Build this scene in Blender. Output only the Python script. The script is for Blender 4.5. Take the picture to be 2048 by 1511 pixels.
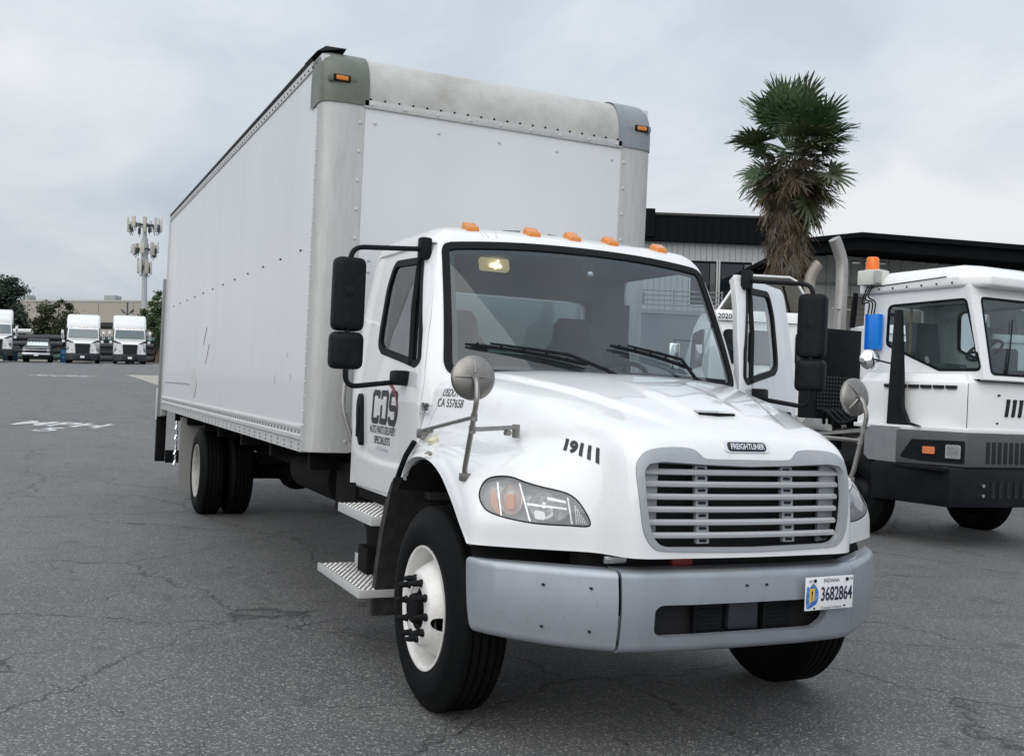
import bpy, bmesh, math, random
import numpy as np
from mathutils import Vector, Matrix
from mathutils.bvhtree import BVHTree

for o in list(bpy.data.objects): bpy.data.objects.remove(o)
SC = bpy.context.scene
COL = SC.collection
R = math.radians
random.seed(7)

# ------------------------------------------------------------------ camera
CAM_POS = (-2.97865, -3.90876, 1.59865)
YAW = 0.4281565
_f = Vector((0.41516548, 0.90966934, 0.01180323))
_r = Vector((0.90856216, -0.41525201, 0.04561317))
_u = Vector((-0.04639422, 0.00821304, 0.99888944))
cam = bpy.data.cameras.new('camera')
cam.sensor_width = 36.0
cam.lens = 36.0 * 2101.77 / 2048
cam.clip_start = 0.05
cam.clip_end = 2000
cam_o = bpy.data.objects.new('camera', cam)
COL.objects.link(cam_o)
cam_o.matrix_world = Matrix(((_r.x, _u.x, -_f.x, CAM_POS[0]), (_r.y, _u.y, -_f.y, CAM_POS[1]),
                             (_r.z, _u.z, -_f.z, CAM_POS[2]), (0, 0, 0, 1)))
SC.camera = cam_o

# ------------------------------------------------------------------ sky and sun (overcast)
SUN_AZ = R(229)     # measured from +y towards +x: behind the photographer's left shoulder
SUN_EL = R(42)
sv = Vector((math.sin(SUN_AZ) * math.cos(SUN_EL), math.cos(SUN_AZ) * math.cos(SUN_EL), math.sin(SUN_EL)))
SC.world = bpy.data.worlds.new('World')
SC.world.use_nodes = True
nt = SC.world.node_tree
nt.nodes.clear()
def wn(t, **k):
    n = nt.nodes.new(t)
    for a, b in k.items(): setattr(n, a, b)
    return n
def wl(a, b): nt.links.new(a, b)
out = wn('ShaderNodeOutputWorld'); bg = wn('ShaderNodeBackground')
bg.inputs['Strength'].default_value = 0.1
wl(bg.outputs[0], out.inputs[0])
sky = wn('ShaderNodeTexSky', sky_type='NISHITA', sun_disc=False)
sky.sun_elevation = SUN_EL
sky.sun_rotation = SUN_AZ
sky.air_density = 1.0; sky.dust_density = 2.0
tc = wn('ShaderNodeTexCoord')
sp = wn('ShaderNodeSeparateXYZ'); wl(tc.outputs['Generated'], sp.inputs[0])
zc = wn('ShaderNodeMath', operation='MAXIMUM'); zc.inputs[1].default_value = 0.0; wl(sp.outputs[2], zc.inputs[0])
zd = wn('ShaderNodeMath', operation='ADD'); zd.inputs[1].default_value = 0.32; wl(zc.outputs[0], zd.inputs[0])
dx = wn('ShaderNodeMath', operation='DIVIDE'); wl(sp.outputs[0], dx.inputs[0]); wl(zd.outputs[0], dx.inputs[1])
dy = wn('ShaderNodeMath', operation='DIVIDE'); wl(sp.outputs[1], dy.inputs[0]); wl(zd.outputs[0], dy.inputs[1])
cb = wn('ShaderNodeCombineXYZ'); wl(dx.outputs[0], cb.inputs[0]); wl(dy.outputs[0], cb.inputs[1])
cb.inputs[2].default_value = 7.9
n1 = wn('ShaderNodeTexNoise'); n1.inputs['Scale'].default_value = 0.9; n1.inputs['Detail'].default_value = 3; n1.inputs['Roughness'].default_value = 0.5
n2 = wn('ShaderNodeTexNoise'); n2.inputs['Scale'].default_value = 2.6; n2.inputs['Detail'].default_value = 7; n2.inputs['Roughness'].default_value = 0.55
n2.inputs['Distortion'].default_value = 0.4
wl(cb.outputs[0], n1.inputs['Vector']); wl(cb.outputs[0], n2.inputs['Vector'])
mx = wn('ShaderNodeMath', operation='MULTIPLY_ADD'); mx.inputs[1].default_value = 0.36
wl(n2.outputs['Fac'], mx.inputs[0])
mh = wn('ShaderNodeMath', operation='MULTIPLY'); mh.inputs[1].default_value = 0.64; wl(n1.outputs['Fac'], mh.inputs[0]); wl(mh.outputs[0], mx.inputs[2])
ramp = wn('ShaderNodeValToRGB'); wl(mx.outputs[0], ramp.inputs[0])
ramp.color_ramp.elements[0].position = 0.38; ramp.color_ramp.elements[0].color = (0.70, 0.80, 0.915, 1)
ramp.color_ramp.elements[1].position = 0.64; ramp.color_ramp.elements[1].color = (1.28, 1.30, 1.32, 1)
# CIE overcast sky: luminance grows from the horizon to three times that at the zenith
cie = wn('ShaderNodeMath', operation='MULTIPLY_ADD'); cie.inputs[1].default_value = 0.50 * 10; cie.inputs[2].default_value = 0.55 * 10
wl(zc.outputs[0], cie.inputs[0])
sc_ = wn('ShaderNodeVectorMath', operation='SCALE'); wl(ramp.outputs[0], sc_.inputs[0]); wl(cie.outputs[0], sc_.inputs['Scale'])
mixc = wn('ShaderNodeMix', data_type='RGBA'); mixc.inputs[0].default_value = 0.94
wl(sky.outputs[0], mixc.inputs[6]); wl(sc_.outputs[0], mixc.inputs[7]); wl(mixc.outputs[2], bg.inputs[0])

sun = bpy.data.lights.new('sun', 'SUN'); sun.energy = 1.5; sun.angle = R(75); sun.color = (1.0, 0.97, 0.92)
sun_o = bpy.data.objects.new('sun', sun); COL.objects.link(sun_o)
sun_o.rotation_euler = (-sv).to_track_quat('-Z', 'Y').to_euler()
SC.view_settings.view_transform = 'Standard'
SC.view_settings.look = 'None'
SC.view_settings.exposure = 0.10
SC.view_settings.gamma = 1.0
SC.view_settings.use_curve_mapping = False
SC.cycles.max_bounces = 8
SC.cycles.transparent_max_bounces = 16
SC.cycles.use_denoising = True

# ------------------------------------------------------------------ materials
MATS = {}
def mat(name, col, rough=0.5, metal=0.0, coat=0.0, spec=0.5, noise=None, bump=None, emit=None, alpha=None, trans=0.0):
    """noise=(scale, amount, colour2[, detail]) mixes in a second colour; bump=(scale, strength)"""
    if name in MATS: return MATS[name]
    m = bpy.data.materials.new(name); m.use_nodes = True
    t = m.node_tree; b = t.nodes['Principled BSDF']
    b.inputs['Base Color'].default_value = (*col, 1)
    b.inputs['Roughness'].default_value = rough
    b.inputs['Metallic'].default_value = metal
    b.inputs['Coat Weight'].default_value = coat
    b.inputs['Coat Roughness'].default_value = 0.06
    b.inputs['Specular IOR Level'].default_value = spec
    b.inputs['Transmission Weight'].default_value = trans
    if emit:
        b.inputs['Emission Color'].default_value = (*emit[0], 1); b.inputs['Emission Strength'].default_value = emit[1]
    co = t.nodes.new('ShaderNodeTexCoord')
    if noise:
        n = t.nodes.new('ShaderNodeTexNoise'); n.inputs['Scale'].default_value = noise[0]
        n.inputs['Detail'].default_value = noise[3] if len(noise) > 3 else 6
        n.inputs['Roughness'].default_value = 0.65
        mp = t.nodes.new('ShaderNodeMapping'); mp.inputs['Scale'].default_value = noise[4] if len(noise) > 4 else (1, 1, 1)
        t.links.new(co.outputs['Object'], mp.inputs[0]); t.links.new(mp.outputs[0], n.inputs['Vector'])
        r_ = t.nodes.new('ShaderNodeValToRGB'); r_.color_ramp.elements[0].position = 0.42; r_.color_ramp.elements[1].position = 0.75
        t.links.new(n.outputs['Fac'], r_.inputs[0])
        mu = t.nodes.new('ShaderNodeMath'); mu.operation = 'MULTIPLY'; mu.inputs[1].default_value = noise[1]
        t.links.new(r_.outputs[0], mu.inputs[0])
        x = t.nodes.new('ShaderNodeMix'); x.data_type = 'RGBA'
        x.inputs[6].default_value = (*col, 1); x.inputs[7].default_value = (*noise[2], 1)
        t.links.new(mu.outputs[0], x.inputs[0]); t.links.new(x.outputs[2], b.inputs['Base Color'])
        rr = t.nodes.new('ShaderNodeMath'); rr.operation = 'MULTIPLY_ADD'; rr.inputs[1].default_value = 0.18; rr.inputs[2].default_value = max(0.02, rough - 0.06)
        t.links.new(n.outputs['Fac'], rr.inputs[0]); t.links.new(rr.outputs[0], b.inputs['Roughness'])
    if bump:
        n = t.nodes.new('ShaderNodeTexNoise'); n.inputs['Scale'].default_value = bump[0]; n.inputs['Detail'].default_value = 4
        t.links.new(co.outputs['Object'], n.inputs['Vector'])
        bu = t.nodes.new('ShaderNodeBump'); bu.inputs['Strength'].default_value = bump[1]; bu.inputs['Distance'].default_value = 0.01
        t.links.new(n.outputs['Fac'], bu.inputs['Height']); t.links.new(bu.outputs[0], b.inputs['Normal'])
    MATS[name] = m
    return m
def glass(name, tint=(0.72, 0.8, 0.8), refl=1.0, rough=0.0, haze=0.0):
    """thin pane: clear with a Fresnel reflection, optionally veiled by a pale diffuse haze"""
    if name in MATS: return MATS[name]
    m = bpy.data.materials.new(name); m.use_nodes = True
    t = m.node_tree; t.nodes.clear()
    o = t.nodes.new('ShaderNodeOutputMaterial'); x = t.nodes.new('ShaderNodeMixShader')
    tr = t.nodes.new('ShaderNodeBsdfTransparent'); tr.inputs[0].default_value = (*tint, 1)
    gl = t.nodes.new('ShaderNodeBsdfGlossy'); gl.inputs['Roughness'].default_value = rough; gl.inputs[0].default_value = (0.95, 0.97, 1, 1)
    fr = t.nodes.new('ShaderNodeFresnel'); fr.inputs[0].default_value = 1.52
    mu = t.nodes.new('ShaderNodeMath'); mu.operation = 'MULTIPLY'; mu.inputs[1].default_value = refl; mu.use_clamp = True
    t.links.new(fr.outputs[0], mu.inputs[0]); t.links.new(mu.outputs[0], x.inputs[0])
    base = tr.outputs[0]
    if haze:
        df = t.nodes.new('ShaderNodeBsdfDiffuse'); df.inputs[0].default_value = (.8, .82, .84, 1)
        hx = t.nodes.new('ShaderNodeMixShader')
        co = t.nodes.new('ShaderNodeTexCoord'); n = t.nodes.new('ShaderNodeTexNoise'); n.inputs['Scale'].default_value = 3.5; n.inputs['Detail'].default_value = 6
        t.links.new(co.outputs['Object'], n.inputs['Vector'])
        hm = t.nodes.new('ShaderNodeMath'); hm.operation = 'MULTIPLY'; hm.inputs[1].default_value = haze * 2; t.links.new(n.outputs['Fac'], hm.inputs[0])
        t.links.new(hm.outputs[0], hx.inputs[0]); t.links.new(base, hx.inputs[1]); t.links.new(df.outputs[0], hx.inputs[2]); base = hx.outputs[0]
    t.links.new(base, x.inputs[1]); t.links.new(gl.outputs[0], x.inputs[2]); t.links.new(x.outputs[0], o.inputs[0])
    MATS[name] = m
    return m
def specks(m, scale, size, patch, amount, col):
    """chips, fly specks and spatter: small dots gathered in patches"""
    t = m.node_tree; b = t.nodes['Principled BSDF']
    co = t.nodes.new('ShaderNodeTexCoord'); v = t.nodes.new('ShaderNodeTexVoronoi'); v.inputs['Scale'].default_value = scale
    t.links.new(co.outputs['Object'], v.inputs['Vector'])
    n = t.nodes.new('ShaderNodeTexNoise'); n.inputs['Scale'].default_value = 4.0; n.inputs['Detail'].default_value = 3; t.links.new(co.outputs['Object'], n.inputs['Vector'])
    s1 = t.nodes.new('ShaderNodeMath'); s1.operation = 'LESS_THAN'; s1.inputs[1].default_value = size; t.links.new(v.outputs['Distance'], s1.inputs[0])
    s2 = t.nodes.new('ShaderNodeMath'); s2.operation = 'GREATER_THAN'; s2.inputs[1].default_value = patch; t.links.new(n.outputs['Fac'], s2.inputs[0])
    s3 = t.nodes.new('ShaderNodeMath'); s3.operation = 'MULTIPLY'; t.links.new(s1.outputs[0], s3.inputs[0]); t.links.new(s2.outputs[0], s3.inputs[1])
    s4 = t.nodes.new('ShaderNodeMath'); s4.operation = 'MULTIPLY'; s4.inputs[1].default_value = amount; t.links.new(s3.outputs[0], s4.inputs[0])
    x = t.nodes.new('ShaderNodeMix'); x.data_type = 'RGBA'; x.inputs[7].default_value = (*col, 1)
    bc = b.inputs['Base Color']
    if bc.links: t.links.new(bc.links[0].from_socket, x.inputs[6])
    else: x.inputs[6].default_value = bc.default_value
    t.links.new(s4.outputs[0], x.inputs[0]); t.links.new(x.outputs[2], bc)
    return m
def paint_white(name, col=(0.80, 0.81, 0.82), dirt=0.10, rough=0.34, sp=0.0):
    """gloss white truck paint with faint vertical dirt runs, road film and fly specks"""
    m = mat(name, col, rough, 0, 1.0, 0.5, noise=(3.2, dirt, (0.50, 0.50, 0.46), 8, (2.2, 2.2, 0.35)))
    m.node_tree.nodes['Principled BSDF'].inputs['Coat Roughness'].default_value = 0.035
    if sp: specks(m, 34, .060, .56, sp, (.16, .14, .11))
    return m

M_WHITE = paint_white('white_paint', (0.78, 0.79, 0.805), 0.22, .34, .6)
M_BOXW = mat('box_panel_white', (0.665, 0.68, 0.70), 0.33, 0, 0.15, 0.5, noise=(1.4, 0.30, (0.54, 0.55, 0.55), 10, (1, 1, 0.22)))
M_ALU = mat('weathered_aluminium', (0.52, 0.52, 0.515), 0.48, 0.3, 0, 0.5, noise=(9, 0.55, (0.36, 0.355, 0.34), 12, (2.5, 2.5, .35)), bump=(90, 0.05))
M_ALUL = mat('pale_aluminium', (0.60, 0.605, 0.60), 0.45, 0.3, 0, 0.5, noise=(7, 0.35, (0.40, 0.39, 0.37), 8))
M_STEEL = mat('stainless_steel', (0.62, 0.61, 0.59), 0.26, 1.0, noise=(9, 0.5, (0.36, 0.34, 0.32), 8))
M_DSTEEL = mat('dull_steel', (0.30, 0.29, 0.275), 0.34, 0.9, noise=(9, 0.6, (0.16, 0.15, 0.135), 8))
M_BAR = mat('silver_grille_bar', (0.52, 0.535, 0.56), 0.34, 0.25, 0.2, noise=(20, .3, (.40, .41, .42)))
M_CHROME = mat('chrome', (0.85, 0.86, 0.88), 0.08, 1.0)
M_SILVER = mat('silver_paint', (0.33, 0.355, 0.395), 0.36, 0.45, 0.3, 0.5, noise=(5, 0.5, (0.25, 0.26, 0.275), 12, (1, 1, .5)))
M_GRILLE = mat('grey_grille_plastic', (0.36, 0.38, 0.405), 0.42, 0.2, 0.1, noise=(30, .3, (.28, .29, .30)))
M_BLACKP = mat('black_plastic', (0.006, 0.007, 0.009), 0.55, 0, 0, 0.16, noise=(25, 0.5, (0.016, 0.018, 0.02), 5))
M_BLACKM = mat('matt_black', (0.008, 0.008, 0.009), 0.75)
M_CHASS = mat('black_chassis', (0.007, 0.007, 0.008), 0.7, 0, 0, 0.1, noise=(8, 0.5, (0.022, 0.020, 0.018), 6))
M_RUB = mat('tyre_rubber', (0.0045, 0.005, 0.0055), 0.6, 0, 0, 0.10, noise=(12, 0.5, (0.010, 0.010, 0.010), 6), bump=(60, 0.06))
M_SEAL = mat('black_rubber_seal', (0.005, 0.006, 0.007), 0.55, spec=.14)
M_WHEEL = mat('white_wheel_paint', (0.78, 0.77, 0.75), 0.32, 0, 0.2, 0.5, noise=(7, 0.5, (0.46, 0.42, 0.37), 8))
M_WHEELD = mat('grubby_wheel_paint', (0.42, 0.41, 0.39), 0.5, 0, 0, 0.4, noise=(7, 0.7, (0.18, 0.17, 0.15), 8))
M_AMBER = mat('amber_lens', (0.85, 0.27, 0.02), 0.25, 0, 0.5, 0.5, trans=0.25)
M_AMBERD = mat('amber_lens_dark', (0.6, 0.22, 0.04), 0.25, 0, 0.5)
M_ORANGE = mat('orange_beacon_lens', (0.95, 0.20, 0.01), 0.22, 0, 0.6)
M_INT = mat('cab_interior_grey', (0.11, 0.12, 0.125), 0.7)
M_INTD = mat('cab_interior_dark', (0.030, 0.033, 0.036), 0.7)
M_DASH = mat('dashboard_grey', (0.13, 0.14, 0.145), 0.6, bump=(120, 0.1))
M_LET = mat('black_lettering', (0.012, 0.012, 0.015), 0.4)
M_LETG = mat('grey_lettering', (0.35, 0.33, 0.40), 0.5)
specks(M_SILVER, 30, .075, .52, .7, (.09, .09, .09)); specks(M_BOXW, 9, .018, .60, .6, (.22, .22, .22)); specks(M_WHEEL, 40, .10, .54, .6, (.20, .15, .10))
M_RED = mat('red_vinyl', (0.30, 0.01, 0.02), 0.35)
M_GLASS = glass('windscreen_glass', (0.55, 0.68, 0.69), 1.35, 0.0, .018)
M_SGLASS = glass('side_window_glass', (0.70, 0.79, 0.77), 1.25)
M_LENS = glass('headlamp_lens', (0.93, 0.94, 0.94), 1.5, 0.03, .13)  # white haze mixed in so the headlamp looks brighter
M_DGLASS = mat('dark_glass', (0.012, 0.016, 0.02), 0.04, 0, 0, 0.7)
M_DIRTY = mat('bare_grey_metal', (0.24, 0.25, 0.26), 0.5, 0.2, noise=(6, 0.5, (0.16, 0.16, 0.16), 8))

# ------------------------------------------------------------------ mesh tools
def link(name, me, parent=None):
    o = bpy.data.objects.new(name, me); COL.objects.link(o)
    if parent is not None: o.parent = parent
    return o
def empty(name, loc=(0, 0, 0), rz=0.0):
    o = bpy.data.objects.new(name, None); COL.objects.link(o)
    o.empty_display_size = 0.3; o.location = loc; o.rotation_euler = (0, 0, rz)
    return o
def tag(o, label=None, cat=None, group=None, kind=None):
    if label: o['label'] = label
    if cat: o['category'] = cat
    if group: o['group'] = group
    if kind: o['kind'] = kind
    return o
def copy_tree(o, parent=None):
    c = o.copy(); COL.objects.link(c); c.parent = parent
    for ch in list(o.children): copy_tree(ch, c)
    return c

class MB:
    def __init__(s): s.v = []; s.f = []
    def add(s, vs, fs):
        k = len(s.v); s.v += [tuple(q) for q in vs]; s.f += [tuple(i + k for i in f) for f in fs]; return s
    def box(s, c, d, rot=None):
        hx, hy, hz = d[0] / 2, d[1] / 2, d[2] / 2
        vs = [Vector((x, y, z)) for x in (-hx, hx) for y in (-hy, hy) for z in (-hz, hz)]
        if rot is not None: vs = [rot @ q for q in vs]
        c = Vector(c); vs = [q + c for q in vs]
        return s.add(vs, [(0, 1, 3, 2), (4, 6, 7, 5), (0, 4, 5, 1), (2, 3, 7, 6), (0, 2, 6, 4), (1, 5, 7, 3)])
    def bb(s, x0, x1, y0, y1, z0, z1):
        return s.box(((x0 + x1) / 2, (y0 + y1) / 2, (z0 + z1) / 2), (abs(x1 - x0), abs(y1 - y0), abs(z1 - z0)))
    def cyl(s, p0, p1, r0, r1=None, n=16, caps=True):
        r1 = r0 if r1 is None else r1
        p0, p1 = Vector(p0), Vector(p1); d = (p1 - p0).normalized()
        a = d.orthogonal().normalized(); b = d.cross(a)
        vs = []
        for p, r in ((p0, r0), (p1, r1)):
            for i in range(n):
                t = 2 * math.pi * i / n; vs.append(p + (a * math.cos(t) + b * math.sin(t)) * r)
        fs = [(i, (i + 1) % n, n + (i + 1) % n, n + i) for i in range(n)]
        if caps: fs += [tuple(range(n - 1, -1, -1)), tuple(range(n, 2 * n))]
        return s.add(vs, fs)
    def tube(s, path, r, n=10, caps=True):
        P = [Vector(q) for q in path]; k = len(P)
        rad = r if isinstance(r, (list, tuple)) else [r] * k
        t0 = (P[1] - P[0]).normalized(); a = t0.orthogonal().normalized(); vs = []
        for i in range(k):
            t = (P[min(i + 1, k - 1)] - P[max(i - 1, 0)]).normalized()
            a = (a - t * a.dot(t)).normalized(); b = t.cross(a)
            for j in range(n):
                w = 2 * math.pi * j / n; vs.append(P[i] + (a * math.cos(w) + b * math.sin(w)) * rad[i])
        fs = [(i * n + j, i * n + (j + 1) % n, (i + 1) * n + (j + 1) % n, (i + 1) * n + j) for i in range(k - 1) for j in range(n)]
        if caps: fs += [tuple(range(n - 1, -1, -1)), tuple(range((k - 1) * n, k * n))]
        return s.add(vs, fs)
    def lathe(s, prof, o, axis, n=48, close=False):
        o = Vector(o); d = Vector(axis).normalized(); a = d.orthogonal().normalized(); b = d.cross(a)
        vs = []; m = len(prof)
        for r, h in prof:
            for i in range(n):
                t = 2 * math.pi * i / n; vs.append(o + d * h + (a * math.cos(t) + b * math.sin(t)) * r)
        last = m if close else m - 1
        fs = [(k * n + i, k * n + (i + 1) % n, ((k + 1) % m) * n + (i + 1) % n, ((k + 1) % m) * n + i) for k in range(last) for i in range(n)]
        return s.add(vs, fs)
    def prism(s, poly, axis, t0, t1):
        n = len(poly)
        def P(q, t): return {'x': (t, q[0], q[1]), 'y': (q[0], t, q[1]), 'z': (q[0], q[1], t)}[axis]
        vs = [P(q, t0) for q in poly] + [P(q, t1) for q in poly]
        fs = [(i, (i + 1) % n, n + (i + 1) % n, n + i) for i in range(n)] + [tuple(range(n - 1, -1, -1)), tuple(range(n, 2 * n))]
        return s.add(vs, fs)
    def ball(s, c, r, nu=12, nv=8, z0=-1.0):
        c = Vector(c); rx, ry, rz = r if isinstance(r, (list, tuple)) else (r, r, r)
        vs = []
        for j in range(nv + 1):
            w = math.asin(z0) + (math.pi / 2 - math.asin(z0)) * j / nv
            for i in range(nu):
                t = 2 * math.pi * i / nu
                vs.append(c + Vector((rx * math.cos(w) * math.cos(t), ry * math.cos(w) * math.sin(t), rz * math.sin(w))))
        fs = [(j * nu + i, j * nu + (i + 1) % nu, (j + 1) * nu + (i + 1) % nu, (j + 1) * nu + i) for j in range(nv) for i in range(nu)]
        fs.append(tuple(range(nu - 1, -1, -1)))
        return s.add(vs, fs)
    def loft(s, rings, caps=True, closed=True):
        n = len(rings[0]); k = len(rings); vs = [q for r_ in rings for q in r_]
        m = n if closed else n - 1
        fs = [(i * n + j, i * n + (j + 1) % n, (i + 1) * n + (j + 1) % n, (i + 1) * n + j) for i in range(k - 1) for j in range(m)]
        if caps: fs += [tuple(range(n - 1, -1, -1)), tuple(range((k - 1) * n, k * n))]
        return s.add(vs, fs)
    def xf(s, fn):
        s.v = [tuple(fn(Vector(q))) for q in s.v]; return s
    def build(s, name, m, parent=None, bevel=0.0, seg=2, ang=32, smooth=True, fix=True, xf=None):
        vs = s.v if xf is None else [tuple(xf(Vector(q))) for q in s.v]
        me = bpy.data.meshes.new(name); me.from_pydata(vs, [], s.f)
        if fix or bevel:
            bm = bmesh.new(); bm.from_mesh(me)
            bmesh.ops.recalc_face_normals(bm, faces=bm.faces)
            if bevel:
                es = [e for e in bm.edges if len(e.link_faces) == 2 and e.calc_face_angle(0) > R(28)]
                bmesh.ops.bevel(bm, geom=es, offset=bevel, segments=seg, profile=0.6, affect='EDGES', clamp_overlap=True)
            bm.to_mesh(me); bm.free()
        if smooth:
            me.polygons.foreach_set('use_smooth', [True] * len(me.polygons)); me.set_sharp_from_angle(angle=R(ang))
        me.materials.append(m)
        me.update()
        return link(name, me, parent)

def bez(pts, n=8, closed=False):
    """smooth polyline (Catmull-Rom) through pts"""
    P = [np.array(q, float) for q in pts]; k = len(P); outp = []
    for i in range(k if closed else k - 1):
        p0 = P[(i - 1) % k] if closed else P[max(i - 1, 0)]
        p1 = P[i]; p2 = P[(i + 1) % k]; p3 = P[(i + 2) % k] if closed else P[min(i + 2, k - 1)]
        for t in np.linspace(0, 1, n, endpoint=False):
            outp.append(tuple(0.5 * ((2 * p1) + (p2 - p0) * t + (2 * p0 - 5 * p1 + 4 * p2 - p3) * t * t + (3 * p1 - p0 - 3 * p2 + p3) * t ** 3)))
    if not closed: outp.append(tuple(P[-1]))
    return outp
def fillet(poly, rad, n=6):
    """round the corners of a closed 2-D polygon; rad a number or one per corner"""
    k = len(poly); o = []
    for i in range(k):
        a, b, c = (np.array(poly[(i + j) % k], float) for j in (-1, 0, 1))
        r = rad[i] if isinstance(rad, (list, tuple)) else rad
        u = a - b; w = c - b; lu = np.linalg.norm(u); lw = np.linalg.norm(w); u /= lu; w /= lw
        cs = max(-0.999, min(0.999, u @ w)); th = math.acos(cs)
        d = min(r / math.tan(th / 2), 0.48 * lu, 0.48 * lw)
        if d < 1e-5 or r == 0: o.append(tuple(b)); continue
        p0 = b + u * d; p1 = b + w * d
        for t in np.linspace(0, 1, n):
            o.append(tuple((1 - t) ** 2 * p0 + 2 * t * (1 - t) * b + t * t * p1))
    return o
def path_round(pts, r, n=6):
    P = [Vector(q) for q in pts]; o = [P[0]]
    for i in range(1, len(P) - 1):
        u = (P[i - 1] - P[i]); w = (P[i + 1] - P[i])
        d = min(r, u.length * 0.48, w.length * 0.48)
        p0 = P[i] + u.normalized() * d; p1 = P[i] + w.normalized() * d
        for t in np.linspace(0, 1, n): o.append(p0 * (1 - t) ** 2 + P[i] * 2 * t * (1 - t) + p1 * t * t)
    o.append(P[-1]); return o
def sdf(poly):
    P = np.array(poly, float); Q = np.roll(P, -1, axis=0)
    def g(xy):
        d2 = np.full(len(xy), 1e9); ins = np.zeros(len(xy), bool)
        for a, b in zip(P, Q):
            e = b - a; w = xy - a; t = np.clip((w @ e) / max(e @ e, 1e-12), 0, 1)
            q = w - t[:, None] * e; d2 = np.minimum(d2, (q * q).sum(1))
            c = (a[1] > xy[:, 1]) != (b[1] > xy[:, 1])
            den = (b[1] - a[1]) if abs(b[1] - a[1]) > 1e-12 else 1e-12
            ins ^= c & (xy[:, 0] < (b[0] - a[0]) * (xy[:, 1] - a[1]) / den + a[0])
        return np.where(ins, -1, 1) * np.sqrt(d2)
    return g

class Patch:
    """triangulated piece of a surface; attributes pos(3) nrm(3) ab(2)"""
    def __init__(s, A, T): s.A = A; s.T = T
    @property
    def pos(s): return s.A[:, :3]
    @property
    def nrm(s): return s.A[:, 3:6]
    @property
    def ab(s): return s.A[:, 6:8]
    @staticmethod
    def from_fn(fn, a, b):
        aa, bb_ = np.meshgrid(a, b, indexing='ij'); P = fn(aa, bb_)
        du = np.gradient(P, axis=0); dv = np.gradient(P, axis=1)
        N = np.cross(du, dv); N /= np.maximum(np.linalg.norm(N, axis=2, keepdims=True), 1e-9)
        na, nb = len(a), len(b)
        A = np.concatenate([P.reshape(-1, 3), N.reshape(-1, 3), aa.reshape(-1, 1), bb_.reshape(-1, 1)], 1)
        i = np.arange(na * nb).reshape(na, nb)
        q = np.stack([i[:-1, :-1], i[1:, :-1], i[1:, 1:], i[:-1, 1:]], -1).reshape(-1, 4)
        return Patch(A, np.concatenate([q[:, [0, 1, 2]], q[:, [0, 2, 3]]]))
    def clip(s, g):
        g = np.asarray(g, float); g = np.where(np.abs(g) < 1e-7, 1e-7, g)
        ins = g[s.T] < 0; c = ins.sum(1)
        keep = [s.T[c == 3]]; A = [s.A]; nA = len(s.A); new = []; cache = {}
        def cut(i, j):
            nonlocal nA
            k = (i, j) if i < j else (j, i)
            if k not in cache:
                t = g[k[0]] / (g[k[0]] - g[k[1]]); A.append((s.A[k[0]] * (1 - t) + s.A[k[1]] * t)[None]); cache[k] = nA; nA += 1
            return cache[k]
        for tri, m in zip(s.T[(c == 1) | (c == 2)], ins[(c == 1) | (c == 2)]):
            if m.sum() == 1:
                i = int(np.argmax(m)); p, q, r_ = tri[i], tri[(i + 1) % 3], tri[(i + 2) % 3]
                new.append((p, cut(p, q), cut(p, r_)))
            else:
                i = int(np.argmin(m)); p, q, r_ = tri[i], tri[(i + 1) % 3], tri[(i + 2) % 3]
                a, b = cut(p, q), cut(p, r_); new.append((a, q, r_)); new.append((a, r_, b))
        if new: keep.append(np.array(new))
        T = np.concatenate(keep); A = np.concatenate(A)
        used = np.unique(T); mp = -np.ones(len(A), int); mp[used] = np.arange(len(used))
        return Patch(A[used], mp[T])
    def faces_up(s, ref):
        """make the normals agree with a reference direction field (array or vector)"""
        if (s.nrm * ref).sum() < 0:
            s.A[:, 3:6] *= -1; s.T = s.T[:, ::-1]
        return s
    def mesh(s, name, m, parent=None, off=0.0, rim=0.0, xf=None, ang=40, flip=False):
        V = s.pos + s.nrm * off; T = s.T
        vs = V.tolist(); fs = T.tolist()
        if rim:
            cnt = {}
            for a, b, c in fs:
                for e in ((a, b), (b, c), (c, a)): cnt[e] = 1
            bd = [e for e in cnt if (e[1], e[0]) not in cnt]
            W = V - s.nrm * rim; mp = {}
            for e in bd:
                for i in e:
                    if i not in mp: mp[i] = len(vs); vs.append(W[i].tolist())
            for a, b in bd: fs.append((b, a, mp[a], mp[b]))
        if xf: vs = [tuple(xf(Vector(q))) for q in vs]
        if flip: fs = [tuple(reversed(f)) for f in fs]
        me = bpy.data.meshes.new(name); me.from_pydata(vs, [], fs)
        me.polygons.foreach_set('use_smooth', [True] * len(me.polygons)); me.set_sharp_from_angle(angle=R(ang))
        me.materials.append(m); me.update()
        return link(name, me, parent)
    def bvh(s): return BVHTree.FromPolygons([Vector(q) for q in s.pos.tolist()], s.T.tolist())

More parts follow.
